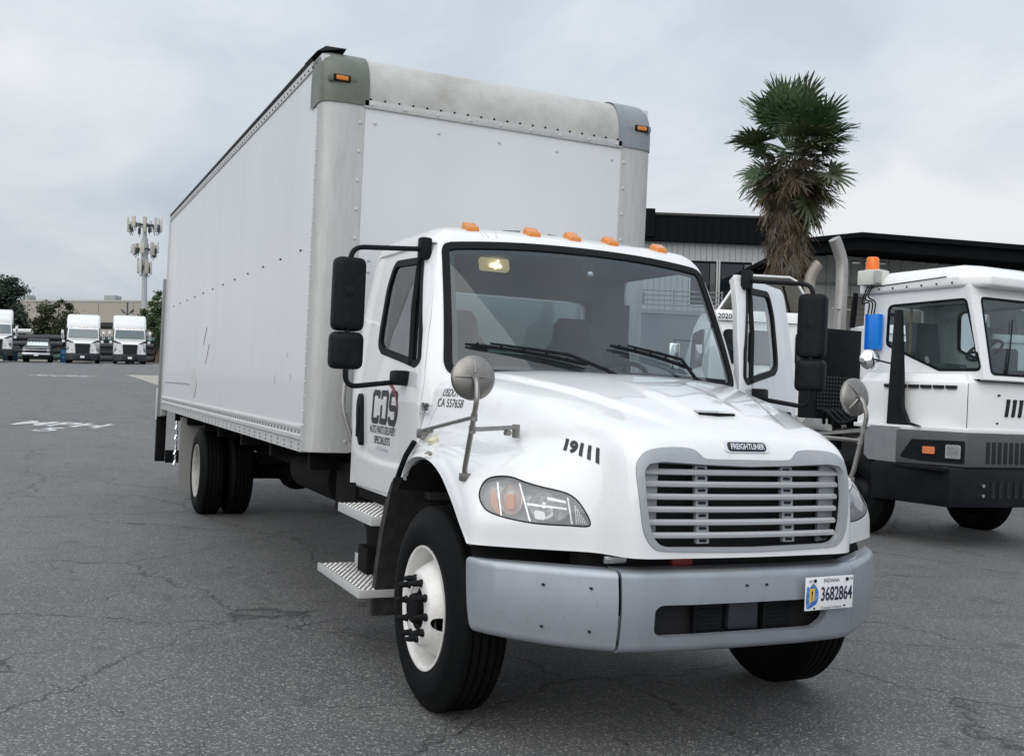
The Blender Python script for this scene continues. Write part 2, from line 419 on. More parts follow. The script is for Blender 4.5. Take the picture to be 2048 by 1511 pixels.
def text_mesh(body, size=1.0, bold=0.0, shear=0.0, align='CENTER', extrude=0.0, cuts=0, xs=1.0, space=1.0):
    """glyph outlines as (verts2d/3d, faces), lying in the x-y plane"""
    cu = bpy.data.curves.new('t', 'FONT'); cu.body = body; cu.size = size; cu.offset = bold; cu.shear = shear
    cu.align_x = align; cu.align_y = 'CENTER'; cu.extrude = extrude; cu.resolution_u = 5; cu.space_character = space
    o = bpy.data.objects.new('t', cu); COL.objects.link(o)
    dg = bpy.context.evaluated_depsgraph_get(); me = bpy.data.meshes.new_from_object(o.evaluated_get(dg))
    bpy.data.objects.remove(o); bpy.data.curves.remove(cu)
    bm = bmesh.new(); bm.from_mesh(me); bpy.data.meshes.remove(me)
    bmesh.ops.remove_doubles(bm, verts=bm.verts, dist=1e-5)
    bmesh.ops.triangulate(bm, faces=bm.faces)
    if cuts:
        es = [e for e in bm.edges if e.calc_length() > size * 0.12]
        bmesh.ops.subdivide_edges(bm, edges=es, cuts=cuts, use_grid_fill=True); bmesh.ops.triangulate(bm, faces=bm.faces)
    bm.verts.index_update()
    vs = [(v.co.x * xs, v.co.y, v.co.z) for v in bm.verts]; fs = [tuple(v.index for v in f.verts) for f in bm.faces]
    bm.free()
    return vs, fs
def text_obj(name, body, m, parent, place, **k):
    """place(u, v) -> world point for each glyph vertex"""
    vs, fs = text_mesh(body, **k)
    me = bpy.data.meshes.new(name); me.from_pydata([tuple(place(q[0], q[1])) for q in vs], [], fs)
    me.materials.append(m); me.update()
    return link(name, me, parent)
def fit_text(name, body, m, parent, place, w, h, **k):
    """glyphs stretched to a box w by h centred on the origin of place"""
    vs, fs = text_mesh(body, **k)
    A = np.array(vs); lo, hi = A.min(0), A.max(0)
    me = bpy.data.meshes.new(name); me.from_pydata([tuple(place(((q[0] - lo[0]) / (hi[0] - lo[0]) - .5) * w, ((q[1] - lo[1]) / (hi[1] - lo[1]) - .5) * h)) for q in vs], [], fs)
    me.materials.append(m); me.update()
    return link(name, me, parent)
def ray_place(bvh, origin, eu, ev, d, off=0.003):
    """project text laid out at origin along d onto a surface"""
    origin, eu, ev, d = Vector(origin), Vector(eu).normalized(), Vector(ev).normalized(), Vector(d).normalized()
    def P(u, v):
        p = origin + eu * u + ev * v
        h, n, i, t = bvh.ray_cast(p, d)
        return p if h is None else h - d * off
    return P

# ------------------------------------------------------------------ the lot: ground height
FH = Vector((math.sin(YAW), math.cos(YAW))); RH = Vector((math.cos(YAW), -math.sin(YAW)))
def LD(l, d):
    """world x, y of a point l metres to the right and d metres ahead of where the photographer stands"""
    return (CAM_POS[0] + RH.x * l + FH.x * d, CAM_POS[1] + RH.y * l + FH.y * d)
def gz(x, y):
    """the lot is level round the truck and climbs gently towards the back"""
    dx_, dy_ = x - CAM_POS[0], y - CAM_POS[1]
    l = dx_ * RH.x + dy_ * RH.y; d = dx_ * FH.x + dy_ * FH.y
    t = d - 14.0
    t = max(0.0, 0.5 * (t + math.sqrt(t * t + 1.0)) - 0.05)
    t = min(t, 76.0)
    return t * (0.033 + 0.00045 * (max(-60, min(-10, l)) + 32.3))

# ================================================================== BOX TRUCK
truck = empty('box_truck', (0, 0, 0))
tag(truck, 'white conventional-cab box truck with its far door open, standing in the foreground', 'box truck')
T = truck

# ---- cargo box
BX, YF, YR, ZB, ZT = 1.295, 3.02, 11.62, 1.13, 3.85
PY, PX = 3.14, 1.04          # where the corner posts end on the side and on the front
ZF = 3.53                    # foot of the rounded front rail
def side_panel(sx):
    m = MB(); x = sx * (BX - 0.006)
    m.bb(x - sx * 0.05, x, PY - 0.02, YR, 1.295, ZT - 0.03)
    return m.build('side_panel', M_BOXW, T)
for sx in (-1, 1): side_panel(sx)
MB().bb(-PX - 0.01, PX + 0.01, YF + 0.004, YF + 0.05, ZB + 0.02, ZF + 0.02).build('front_panel', M_BOXW, T)
MB().bb(-BX + 0.03, BX - 0.03, YF + 0.25, YR, ZT - 0.05, ZT + 0.002).build('box_roof', M_ALUL, T)
MB().bb(-BX + 0.04, BX - 0.04, YF + 0.06, YR - 0.02, ZB + 0.004, ZB + 0.10).build('box_floor', M_CHASS, T)
def se(t, e): return math.copysign(abs(t) ** e, t)
for sx in (-1, 1):
    # rounded corner post
    pl = []
    for i in range(13):
        w = math.pi / 2 * i / 12
        pl.append((sx * (PX + (BX - PX) * se(math.cos(w), 0.62)), PY - (PY - YF) * se(math.sin(w), 0.62)))
    pl = [(sx * BX, PY + 0.035)] + pl + [(sx * (PX - 0.035), YF)]
    ins = [(a[0] - sx * 0.02, a[1] + 0.02) for a in pl]
    MB().prism(pl + ins[::-1], 'z', ZB - 0.005, ZF + 0.03).build('corner_post', M_ALU, T)
# rounded front top rail
prof = [(YF - 0.004, ZF - 0.055), (YF - 0.004, ZF)] + [(YF - 0.004 + 0.30 * (1 - se(math.cos(math.pi / 2 * i / 14), 0.8)), ZF + (ZT + 0.012 - ZF) * se(math.sin(math.pi / 2 * i / 14), 0.8)) for i in range(1, 15)]
rin = [(a[0] + 0.02, a[1] - 0.02) for a in prof]
m_rail = mat('oxidised_aluminium', (0.52, 0.52, 0.50), 0.55, 0.2, 0, 0.5, noise=(3.0, 0.85, (0.33, 0.32, 0.295), 12), bump=(40, 0.06))
MB().prism(prof + rin[::-1], 'x', -PX + 0.02, PX - 0.02).build('front_top_rail', m_rail, T)
MB().bb(-PX + 0.03, PX - 0.03, YF - 0.010, YF, ZF - 0.058, ZF - 0.006).build('rail_flange', M_ALU, T, bevel=0.002)
# corner caps
m_capl = mat('olive_grey_cap', (0.125, 0.138, 0.115), 0.45, 0, 0.1, noise=(9, 0.6, (0.075, 0.085, 0.07), 8))
m_capr = mat('blue_grey_cap', (0.24, 0.26, 0.285), 0.45, 0, 0.1, noise=(9, 0.5, (0.18, 0.19, 0.20), 8))
for sx, mm in ((-1, m_capl), (1, m_capr)):
    m = MB(); rings = []
    pl = [(BX + .006, 3.36), (BX + .006, 3.25)] + [(PX + (BX + .006 - PX) * se(math.cos(math.pi / 2 * i / 16), 0.62), PY - (PY - YF + .010) * se(math.sin(math.pi / 2 * i / 16), 0.62)) for i in range(17)] + [(PX - .06, YF - .010)]
    for j in range(15):
        w = math.pi / 2 * j / 14; k = 1 - se(math.cos(w), .8)
        rings.append([(sx * (x - .07 * k ** 1.6 * min(1, max(0, (x - PX) / (BX - PX)))), y + .30 * k * max(0, (3.36 - y) / (3.36 - YF)), ZF + .002 + (ZT + .022 - ZF) * se(math.sin(w), .8)) for x, y in pl])
    base = [(q[0], q[1], ZF - 0.045) for q in rings[0]]
    m.loft([base] + rings, caps=False, closed=False)
    cap = m.build('corner_cap', mm, T, ang=50)
    b = MB(); b.box((sx * 1.165, YF + 0.022, ZF + 0.115), (0.20, 0.06, 0.06)); b.build('lamp_recess', mm, cap, bevel=0.02)
    MB().box((sx * 1.175, YF - 0.010, ZF + 0.113), (0.085, 0.02, 0.032)).build('marker_lamp', M_AMBER, cap, bevel=0.008)
    MB().box((sx * 1.175, YF - 0.005, ZF + 0.113), (0.12, 0.02, 0.046)).build('lamp_bezel', M_BLACKP, cap, bevel=0.008)
MB().add([(-1.31, 3.20, ZT + .005), (-1.12, 3.14, ZT + .035), (-1.10, 3.45, ZT + .02), (-1.315, 3.55, ZT + .004), (-1.25, 3.2, ZT + .05)],
         [(0, 1, 4), (1, 2, 4), (2, 3, 4), (3, 0, 4), (0, 3, 2, 1)]).build('torn_roof_seal', M_BLACKP, T)
# side rails
for sx in (-1, 1):
    x = sx * BX
    pr = [(x - sx * .06, 1.115), (x + sx * .002, 1.115), (x + sx * .002, 1.19), (x + sx * .016, 1.20), (x + sx * .016, 1.225), (x + sx * .004, 1.235),
          (x + sx * .004, 1.262), (x + sx * .012, 1.268), (x + sx * .012, 1.285), (x + sx * .002, 1.30), (x - sx * .06, 1.30)]
    MB().prism(pr, 'y', PY + 0.036, YR).build('bottom_rail', M_ALUL, T, ang=20)
    MB().bb(x - sx * .05, x + sx * .012, 3.36, YR, ZT - .022, ZT + .010).build('top_rail', M_BLACKP, T, bevel=0.004)
    MB().bb(x - sx * .03, x + sx * .004, 3.36, YR, ZT - .085, ZT - .022).build('top_rail_flange', M_ALUL, T)
    # rear frame
    MB().bb(x - sx * .08, x + sx * .012, YR, YR + .09, 1.02, ZT + .012).build('rear_post', M_ALU, T, bevel=0.006)
    MB().bb(x - sx * .06, x + sx * .045, YR + .092, YR + .18, 1.0, 2.95).build('lift_rail', M_DIRTY, T, bevel=0.006)
MB().bb(-BX, BX, YR + .001, YR + .088, ZT - .20, ZT + .008).build('rear_header', M_ALU, T)
MB().bb(-BX + .09, BX - .09, YR + .01, YR + .05, ZB, ZT - .21).build('rear_door', M_ALUL, T)
# lift gate hanging behind
for sx in (-1, 1):
    MB().bb(sx * 1.20, sx * 1.33, YR + .185, YR + .30, .36, 1.30).build('lift_column', M_CHASS, T, bevel=0.01)
    MB().bb(sx * 1.335, sx * 1.35, YR + .16, YR + .28, .95, 1.40).build('column_plate', M_ALUL, T, bevel=0.004)
MB().bb(-1.19, 1.19, YR + .19, YR + .27, .34, .52).build('rear_bumper', M_CHASS, T, bevel=0.01)
mchain = MB()
for k in range(9):
    mchain.cyl((-1.12, YR - .35, .98 - k * .07), (-1.12 + random.uniform(-.02, .02), YR - .35, .92 - k * .07), .018, n=8)
mchain.build('safety_chain', M_CHROME, T)

# rivets (a few millimetres each, joined)
rv = MB()
def rivet(p, n, r=0.009, h=0.006):
    n = Vector(n); p = Vector(p); a = n.orthogonal().normalized(); b = n.cross(a); k = len(rv.v)
    for rr, hh in ((r, 0), (r * .75, h * .75)):
        for i in range(7):
            t = 2 * math.pi * i / 7; rv.v.append(tuple(p + n * hh + (a * math.cos(t) + b * math.sin(t)) * rr))
    rv.v.append(tuple(p + n * h))
    for i in range(7):
        rv.f.append((k + i, k + (i + 1) % 7, k + 7 + (i + 1) % 7, k + 7 + i)); rv.f.append((k + 7 + i, k + 7 + (i + 1) % 7, k + 14))
for i in range(24):
    z = 1.2 + i * 0.0985
    if z < ZF - .03:
        if i % 2 == 0:
            for sx in (-1, 1): rivet((sx * (PX - .005), YF, z), (0, -1, 0), .013, .009)
        rivet((-BX, PY + .015, z), (-1, 0, 0), .009)
for i in range(9): rivet((-.96 + i * .24, YF - .010, ZF - .035), (0, -1, 0), .013, .009)
for i in range(5): rivet((-.93 + i * .465, YF + .004, ZF - .155), (0, -1, 0), .014, .009)
for z in (1.62, 1.79, 2.0, 2.36, 2.44): rivet((-.93, YF + .004, z), (0, -1, 0), .013, .009)
rv0 = rv; rvd = MB(); rv = rvd
for i in range(75):
    y = PY + .10 + i * .112
    if y < YR - .03:
        rivet((-BX - .004, y, 1.248), (-1, 0, 0), .011, .006)
        if i % 2 == 0:
            rivet((-BX - .002, y, 1.165), (-1, 0, 0), .009, .005); rivet((-BX - .002, y, 1.135), (-1, 0, 0), .009, .005)
        rivet((-BX - .005, y, ZT - .065), (-1, 0, 0), .010, .006)
rv = rv0
rv.build('rivets', M_ALUL, T, fix=False)['kind'] = 'stuff'
rv = rvd; rv.build('rail_rivets', mat('dark_rivet', (.07, .07, .07), .5), T, fix=False)['kind'] = 'stuff'
rh = MB()
for i in range(20):
    rh.cyl((-.97 + i * .102, YF - .0045, ZF + .002), (-.97 + i * .102, YF - .012, ZF + .002), .007, n=8)
for y, z in [(3.48 + k * .665, 2.515) for k in range(12)]:
    rh.cyl((-BX + .004, y, z), (-BX - .001, y + .004, z + .006), .008, n=7)
rh.build('dark_screws', M_CHASS, T)['kind'] = 'stuff'
# scrapes, patch and placard outline on the side
pm = mat('patch_grey', (0.56, 0.575, 0.57), 0.5)
MB().prism(bez([(8.50, 1.345), (8.72, 1.43), (8.80, 1.55), (8.66, 1.66), (8.55, 1.71), (8.40, 1.66), (8.32, 1.54), (8.38, 1.43)], 6, True), 'x', -BX + .004, -BX - .001).build('side_patch', pm, T)
ms = mat('scrape_grey', (0.34, 0.34, 0.35), 0.6)
MB().prism([(8.86, 1.490), (9.4, 1.497), (10.2, 1.494), (11.4, 1.490), (11.4, 1.499), (10.1, 1.508), (9.3, 1.510), (8.86, 1.502)], 'x', -BX + .004, -BX - .0008).build('side_scrape', ms, T)
dia = MB(); dp = [(7.72, 1.735), (7.94, 1.94), (7.75, 2.14), (7.53, 1.94)]
for a, b in zip(dp, dp[1:] + dp[:1]):
    dia.tube([(-BX + .0045, *a), (-BX + .0045, *b)], .006, 4)
dia.build('placard_outline', mat('faint_outline', (.45, .46, .47), .6), T)
for k, (y, z, w) in enumerate(((3.62, 1.62, .05), (4.15, 1.60, .07), (3.75, 1.78, .03))):
    MB().box((-BX + .0035, y, z), (.006, .004, w)).build('scratch', MATS['faint_outline'], T)
# left lower front brackets between post and cab
for z0, z1 in ((1.13, 1.20), (1.206, 1.235), (1.241, 1.30)):
    MB().bb(-PX + .036, -PX + .28, YF - .008, YF + .002, z0, z1).build('front_sill', M_ALU, T, bevel=.003)

# ---- hood surface (control net: rows from the nose lip to the cowl, columns from the middle to the wheel arch)
HOOD = [
 [(0,-.065,.900),(.30,-.055,.900),(.58,-.035,.902),(.700,.125,.905),(.865,.228,.905),(1.040,.335,.905),(1.142,.410,.905),(1.172,.460,.905)],
 [(0,-.055,1.04),(.30,-.045,1.04),(.585,-.030,1.04),(.700,.130,1.04),(.865,.235,1.04),(1.040,.345,1.04),(1.150,.440,1.03),(1.175,.540,.980)],
 [(0,-.040,1.20),(.30,-.032,1.20),(.580,-.018,1.20),(.686,.145,1.20),(.850,.270,1.19),(1.030,.405,1.170),(1.145,.530,1.140),(1.175,.640,1.075)],
 [(0,-.005,1.36),(.30,.002,1.36),(.570,.020,1.35),(.674,.200,1.335),(.828,.365,1.300),(1.016,.540,1.270),(1.142,.660,1.235),(1.175,.760,1.165)],
 [(0,.085,1.455),(.30,.100,1.452),(.565,.140,1.440),(.682,.320,1.410),(.830,.530,1.360),(1.010,.720,1.320),(1.132,.820,1.288),(1.172,.900,1.220)],
 [(0,.330,1.532),(.30,.350,1.530),(.600,.410,1.515),(.750,.510,1.475),(.885,.690,1.395),(1.015,.880,1.342),(1.126,1.00,1.308),(1.168,1.05,1.243)],
 [(0,.580,1.605),(.34,.610,1.600),(.680,.690,1.580),(.825,.780,1.535),(.925,.930,1.430),(1.012,1.090,1.355),(1.120,1.18,1.308),(1.162,1.20,1.235)],
 [(0,.800,1.655),(.38,.840,1.648),(.755,.940,1.622),(.890,1.030,1.575),(.960,1.150,1.460),(1.015,1.260,1.365),(1.112,1.32,1.290),(1.152,1.33,1.200)],
 [(0,1.00,1.688),(.43,1.05,1.682),(.820,1.165,1.652),(.945,1.240,1.598),(.995,1.320,1.480),(1.030,1.390,1.365),(1.100,1.44,1.250),(1.135,1.45,1.140)],
 [(0,1.17,1.700),(.47,1.23,1.695),(.890,1.370,1.660),(.990,1.410,1.600),(1.030,1.450,1.480),(1.052,1.480,1.350),(1.090,1.50,1.220),(1.115,1.51,1.090)],
]
def cr_w(t, n):
    """Catmull-Rom weights: indices (.., 4) and weights (.., 4)"""
    i = np.clip(np.floor(t).astype(int), 0, n - 2); u = t - i
    idx = np.stack([i - 1, i, i + 1, i + 2], -1)
    w = np.stack([-.5 * u + u ** 2 - .5 * u ** 3, 1 - 2.5 * u ** 2 + 1.5 * u ** 3, .5 * u + 2 * u ** 2 - 1.5 * u ** 3, -.5 * u ** 2 + .5 * u ** 3], -1)
    return idx, w
def tensor(G):
    G = np.array(G, float); nr, nc = G.shape[:2]
    Gp = np.concatenate([2 * G[:1] - G[1:2], G, 2 * G[-1:] - G[-2:-1]], 0)
    Gp = np.concatenate([2 * Gp[:, :1] - Gp[:, 1:2], Gp, 2 * Gp[:, -1:] - Gp[:, -2:-1]], 1)
    def fn(a, b):
        ia, wa = cr_w(a, nr); ib, wb = cr_w(b, nc)
        P = np.zeros(a.shape + (3,))
        for i in range(4):
            for j in range(4):
                P += (wa[..., i] * wb[..., j])[..., None] * Gp[np.clip(ia[..., i] + 1, 0, nr + 1), np.clip(ib[..., j] + 1, 0, nc + 1)]
        return P
    return fn
HG = np.array(HOOD, float)
HGF = np.concatenate([(HG * np.array([-1, 1, 1]))[:, :0:-1], HG], 1)     # image-left side first: columns 0..14
_hood = tensor(HGF)
def sstep(a, b, x):
    t = np.clip((x - a) / (b - a), 0, 1); return t * t * (3 - 2 * t)
def hood_fn(a, b):
    P = _hood(a, b)
    x, y = np.abs(P[..., 0]), P[..., 1]
    # raised centre panel with soft crease lines, and a rolled lip round the wheel arch
    xb = 0.25 + 0.43 * np.clip(y, 0, 1.3)
    up = sstep(xb + .020, xb - .010, x) * sstep(.06, .34, y) * 0.018
    xc = 0.16 + 0.05 * np.clip(y, 0, 1.3)
    up = up + sstep(xc + .03, xc - .03, x) * sstep(.20, .36, y) * sstep(.95, .40, y) * 0.016
    P = P.copy(); P[..., 2] += up
    lipb = sstep(.62, .20, np.minimum(b, 14 - b))
    P[..., 0] += np.sign(P[..., 0]) * lipb * 0.012 * sstep(0.0, 3.0, a)
    return P
hood_all = Patch.from_fn(hood_fn, np.linspace(0, 9, 145), np.linspace(0, 14, 197))
hood_all.faces_up(np.array([0, -0.6, 0.8]))
# grille outline in x-z
GO_h = [(0, 1.333), (.215, 1.334), (.25, 1.345), (.285, 1.372), (.34, 1.381), (.44, 1.379), (.52, 1.366), (.565, 1.335), (.586, 1.285), (.580, 1.17), (.565, 1.04), (.545, .985), (.515, .95), (.47, .934), (.3, .926), (0, .922)]
GO = [(x, z) for x, z in GO_h] + [(-x, z) for x, z in GO_h[-2:0:-1]]
GI_h = [(0, 1.302), (.25, 1.308), (.46, 1.318), (.530, 1.308), (.552, 1.280), (.549, 1.16), (.533, 1.05), (.515, .995), (.485, .962), (.44, .950), (0, .944)]
GI = [(x, z) for x, z in GI_h] + [(-x, z) for x, z in GI_h[-2:0:-1]]
GO = bez(GO, 3, True)
gGO, gGI = sdf(GO), sdf(fillet(GI, .03, 4))
front_only = lambda P: np.where(P.pos[:, 1] > .2, 1.0, -1.0)
hp = hood_all
xz = hp.pos[:, [0, 2]]
in_g = np.where(hp.pos[:, 1] < .17, gGO(xz), 0.5)
hood_p = hp.clip(-in_g)
# headlamp outline in the plane that faces out of the fender corner (u runs inwards, v up)
HLU = Vector((.8660, -.5, 0)); HLN = Vector((-.5, -.8660, 0))
HL_POLY = [(-.009,1.121),(.009,1.183),(.058,1.208),(.133,1.212),(.204,1.194),(.271,1.180),(.382,1.161),(.438,1.132),(.480,1.081),(.504,1.035),(.491,1.013),(.413,1.012),(.282,1.012),(.184,1.021),(.084,1.039),(.024,1.065)]
HL_O = Vector((-1.150, .400, 0))
gHL = sdf(bez(HL_POLY, 4, True))
def hl_uv(P, sx):
    q = P.copy(); q[:, 0] *= -sx
    u = (q[:, 0] - HL_O.x) * HLU.x + (q[:, 1] - HL_O.y) * HLU.y
    return np.stack([u, q[:, 2]], 1)
def hl_g(P, sx):
    g = gHL(hl_uv(P, sx)); return np.where((P[:, 0] * sx > .3) & (P[:, 1] < .75), g, .5)
for sx in (-1, 1): hood_p = hood_p.clip(-hl_g(hood_p.pos, sx))
# split hood and cowl panel along a shut line
SHUT = 8.35
cowl_p = hood_p.clip(SHUT + .035 - hood_p.ab[:, 0])
hood_p = hood_p.clip(hood_p.ab[:, 0] - SHUT)
hood = hood_p.mesh('hood', M_WHITE, T, rim=.028)
cowl_p.mesh('cowl', M_WHITE, T, rim=.02)
hood_bvh = hood_all.bvh()
# dark liner under the hood: closes the shut line and the openings
lin = hood_all.clip(-(hood_all.ab[:, 0] - 3.3)).clip(np.where(hood_all.ab[:, 1] < 1, .5, -.5)).clip(np.where(hood_all.ab[:, 1] > 13, .5, -.5))
lin.mesh('hood_liner', M_BLACKM, T, off=-.034)
# hood air scoop slot
for sx in (0,):
    s = MB(); pl = [(-.105, .245), (.0, .232), (.105, .245), (.095, .262), (.0, .252), (-.095, .255)]
    s.prism(pl, 'z', 1.500, 1.534); so = s.build('hood_vent', M_BLACKP, hood)
    MB().loft([[(-.11, .250, 1.538), (.11, .250, 1.538), (.10, .42, 1.575), (-.10, .42, 1.575)], [(-.105, .236, 1.536), (.105, .236, 1.536), (.10, .42, 1.570), (-.10, .42, 1.570)]]).build('vent_hood', M_WHITE, hood)
# grille
ring = hp.clip(np.where(hp.pos[:, 1] < .17, gGO(xz) + .0015, .5)); ring = ring.clip(-gGI(ring.pos[:, [0, 2]]))
grille = ring.mesh('grille', M_GRILLE, T, off=.005, rim=.035)
gap_ring = hp.clip(np.where(hp.pos[:, 1] < .17, gGO(xz) - .004, .5)); gap_ring = gap_ring.clip(-gGO(gap_ring.pos[:, [0, 2]]) - .004)
gap_ring.mesh('grille_gasket', M_SEAL, T, off=-.002)
def gy(x, z): return -.055 + .095 * (x / .6) ** 2 * .35 + (z - .92) * .12
zs = [1.272, 1.219, 1.164, 1.109, 1.053, .997]
for k, z in enumerate(zs):
    rings = []
    hw = .548 - .040 * (1.272 - z) / .275
    for i in range(21):
        x = -hw + 2 * hw * i / 20; y = gy(x, z) + .020 + .012 * math.cos(x * 2.6) * -1
        rings.append([(x, y - .018, z - .009), (x, y - .020, z + .004), (x, y - .006, z + .0135), (x, y + .02, z + .012), (x, y + .02, z - .012), (x, y - .006, z - .014)])
    MB().loft(rings).build('grille_bar', M_BAR, grille)
for sx in (-1, 1):
    for zc, zh in ((1.287, .012),) + tuple(((a + b) / 2, (a - b) / 2 - .011) for a, b in zip(zs, zs[1:])) + ((.971, .012),):
        x = sx * .238; y = gy(x, zc) + .022
        s = MB(); o = [(x - .033, zc - zh), (x + .033, zc - zh), (x + .033, zc + zh), (x - .033, zc + zh)]
        s.prism(o, 'y', y, y + .02); g_ = s.build('grille_bracket', M_GRILLE, grille)
        MB().prism(fillet([(x - .020, zc - .0065), (x + .020, zc - .0065), (x + .020, zc + .0065), (x - .020, zc + .0065)], .006, 4), 'y', y - .0015, y + .005).build('bracket_slot', M_BLACKM, grille)
    hs = MB(); hs.prism([(sx * .552, 1.312), (sx * .452, 1.312), (sx * .452, .948), (sx * .51, .955), (sx * .535, 1.05)], 'y', gy(.5, 1.1) + .044, gy(.5, 1.1) + .06); hs.build('grille_side_panel', M_GRILLE, grille)
    for z in (1.288, .975):
        MB().cyl((sx * (.518 if z > 1.1 else .478), gy(.5, z) + .03, z), (sx * (.518 if z > 1.1 else .478), gy(.5, z) + .06, z), .010, n=10).build('grille_bolt', M_BLACKM, grille)
MB().bb(-.56, .56, .075, .08, .92, 1.36).build('radiator_screen', M_BLACKM, T)
# emblem on the nose
eb = MB(); eo = fillet([(-.125, 1.365), (.125, 1.365), (.125, 1.417), (-.125, 1.417)], .027, 8)
def nose_place(off):
    def P(q):
        h, n, i, t = hood_bvh.ray_cast(Vector((q[0], -.6, q[1])), Vector((0, 1, 0)))
        return Vector((q[0], (h.y if h else 0) - off, q[1]))
    return P
def nose_plate(name, outline, mm, off, par):
    pl = nose_place(off); bk = nose_place(-.01); n = len(outline)
    vs = [tuple(pl(q)) for q in outline] + [tuple(bk(q)) for q in outline]
    m = MB(); m.add(vs, [(i, (i + 1) % n, n + (i + 1) % n, n + i) for i in range(n)] + [tuple(range(n))])
    return m.build(name, mm, par)
em = nose_plate('emblem', eo, M_CHROME, .007, T)
nose_plate('emblem_field', fillet([(-.106, 1.372), (.106, 1.372), (.106, 1.410), (-.106, 1.410)], .02, 8), M_LET, .010, em)
text_obj('emblem_lettering', 'FREIGHTLINER', M_CHROME, em, lambda u, v: tuple(nose_place(.0125)((u, 1.391 + v))), size=.034, bold=.0008, shear=.12, xs=.84)
# headlamps
M_REFL = mat('headlamp_reflector', (0.82, 0.83, 0.84), 0.16, 0.7, noise=(30, .3, (.5, .52, .54), 3))
M_HLB = mat('headlamp_housing', (0.52, 0.53, 0.54), 0.3, 0.3)
for sx in (-1, 1):
    mir = (lambda v: v) if sx == -1 else (lambda v: Vector((-v.x, v.y, v.z)))
    g = hl_g(hood_all.pos, sx)
    lens = hood_all.clip(g + .006)
    rimp = hood_all.clip(g).clip(-(hl_g(hood_all.clip(g).pos, sx) + .006))
    hl = rimp.mesh('headlamp', M_BLACKP, T, off=-.001, rim=.03)
    lens.mesh('lens', M_LENS, hl, off=-.002)
    bowl = hood_all.clip(g + .004)
    # housing: the same outline pushed back into the fender
    uv = hl_uv(bowl.pos, sx); de = np.clip(-gHL(uv), 0, .06)
    A = bowl.A.copy(); nn = np.array([HLN.x * (1 if sx == -1 else -1), HLN.y, 0])
    A[:, :3] -= nn * (np.sqrt(de / .06) * .085 + .012)[:, None]
    Patch(A, bowl.T).mesh('housing', M_HLB, hl)
    def hp3(u, v, dep):
        """point in the lamp: u, v in the lamp plane, dep behind the lens"""
        u, v = u * .96 + .0, v - .013 - u * .012
        p = HL_O + HLU * u; q = Vector((p.x, p.y, v)) + HLN * .6
        h, n_, i, t = hood_bvh.ray_cast(q, -HLN)
        h = h if h is not None else q - HLN * .6
        return h - HLN * dep
    def plate(name, poly, dep, mm, thick=.006):
        n = len(poly); vs = [mir(hp3(a, b, dep if not callable(dep) else dep(a, b))) for a, b in poly] + [mir(hp3(a, b, (dep if not callable(dep) else dep(a, b)) + thick)) for a, b in poly]
        m = MB(); m.add(vs, [(i, (i + 1) % n, n + (i + 1) % n, n + i) for i in range(n)] + [tuple(range(n)), tuple(range(2 * n - 1, n - 1, -1))])
        return m.build(name, mm, hl)
    def bowlm(name, c, ru, rv, depth, mm):
        m = MB(); rings = []
        for j in range(7):
            w = j / 6; rings.append([mir(hp3(c[0] + ru * (1 - w * w * .85) * math.cos(t), c[1] + rv * (1 - w * w * .85) * math.sin(t), .018 + depth * w)) for t in np.linspace(0, 2 * math.pi, 24, endpoint=False)])
        m.loft(rings, caps=False); m.f.append(tuple(len(m.v) - 24 + i for i in range(24)))
        return m.build(name, mm, hl)
    plate('side_marker', [(.046, 1.155), (.062, 1.175), (.090, 1.10), (.098, 1.062), (.078, 1.066), (.054, 1.10)], .014, M_AMBERD)
    plate('lamp_divider', [(.072, 1.195), (.080, 1.195), (.112, 1.055), (.104, 1.055)], .010, M_REFL, .03)
    plate('lamp_divider', [(.178, 1.200), (.187, 1.198), (.248, 1.040), (.239, 1.040)], .010, M_REFL, .04)
    plate('lamp_divider', [(.408, 1.155), (.416, 1.152), (.442, 1.040), (.434, 1.040)], .010, M_REFL, .03)
    bowlm('turn_reflector', (.150, 1.125), .055, .066, .04, M_REFL)
    plate('turn_bulb', fillet([(.132, 1.085), (.168, 1.082), (.160, 1.15), (.128, 1.15)], .014, 5), .02, M_AMBER, .02)
    bowlm('main_reflector', (.300, 1.110), .066, .062, .06, M_REFL)
    bowlm('high_reflector', (.382, 1.095), .036, .048, .05, M_REFL)
    plate('reflector_shelf', [(.225, 1.118), (.41, 1.108), (.412, 1.100), (.226, 1.108)], .012, M_REFL, .04)
    plate('reflector_strip', [(.315, 1.150), (.405, 1.138), (.405, 1.127), (.32, 1.138)], .016, M_REFL, .01)
    plate('bulb_shield', fillet([(.258, 1.090), (.308, 1.083), (.316, 1.048), (.266, 1.050)], .01, 4), .018, mat('lamp_white', (.9, .9, .9), .15, 0.3), .02)
    for k in range(6): plate('lamp_rib', [(.446 + k * .010, 1.125 - k * .013), (.450 + k * .010, 1.123 - k * .013), (.460 + k * .010, 1.042), (.456 + k * .010, 1.042)], .012, M_REFL, .01)
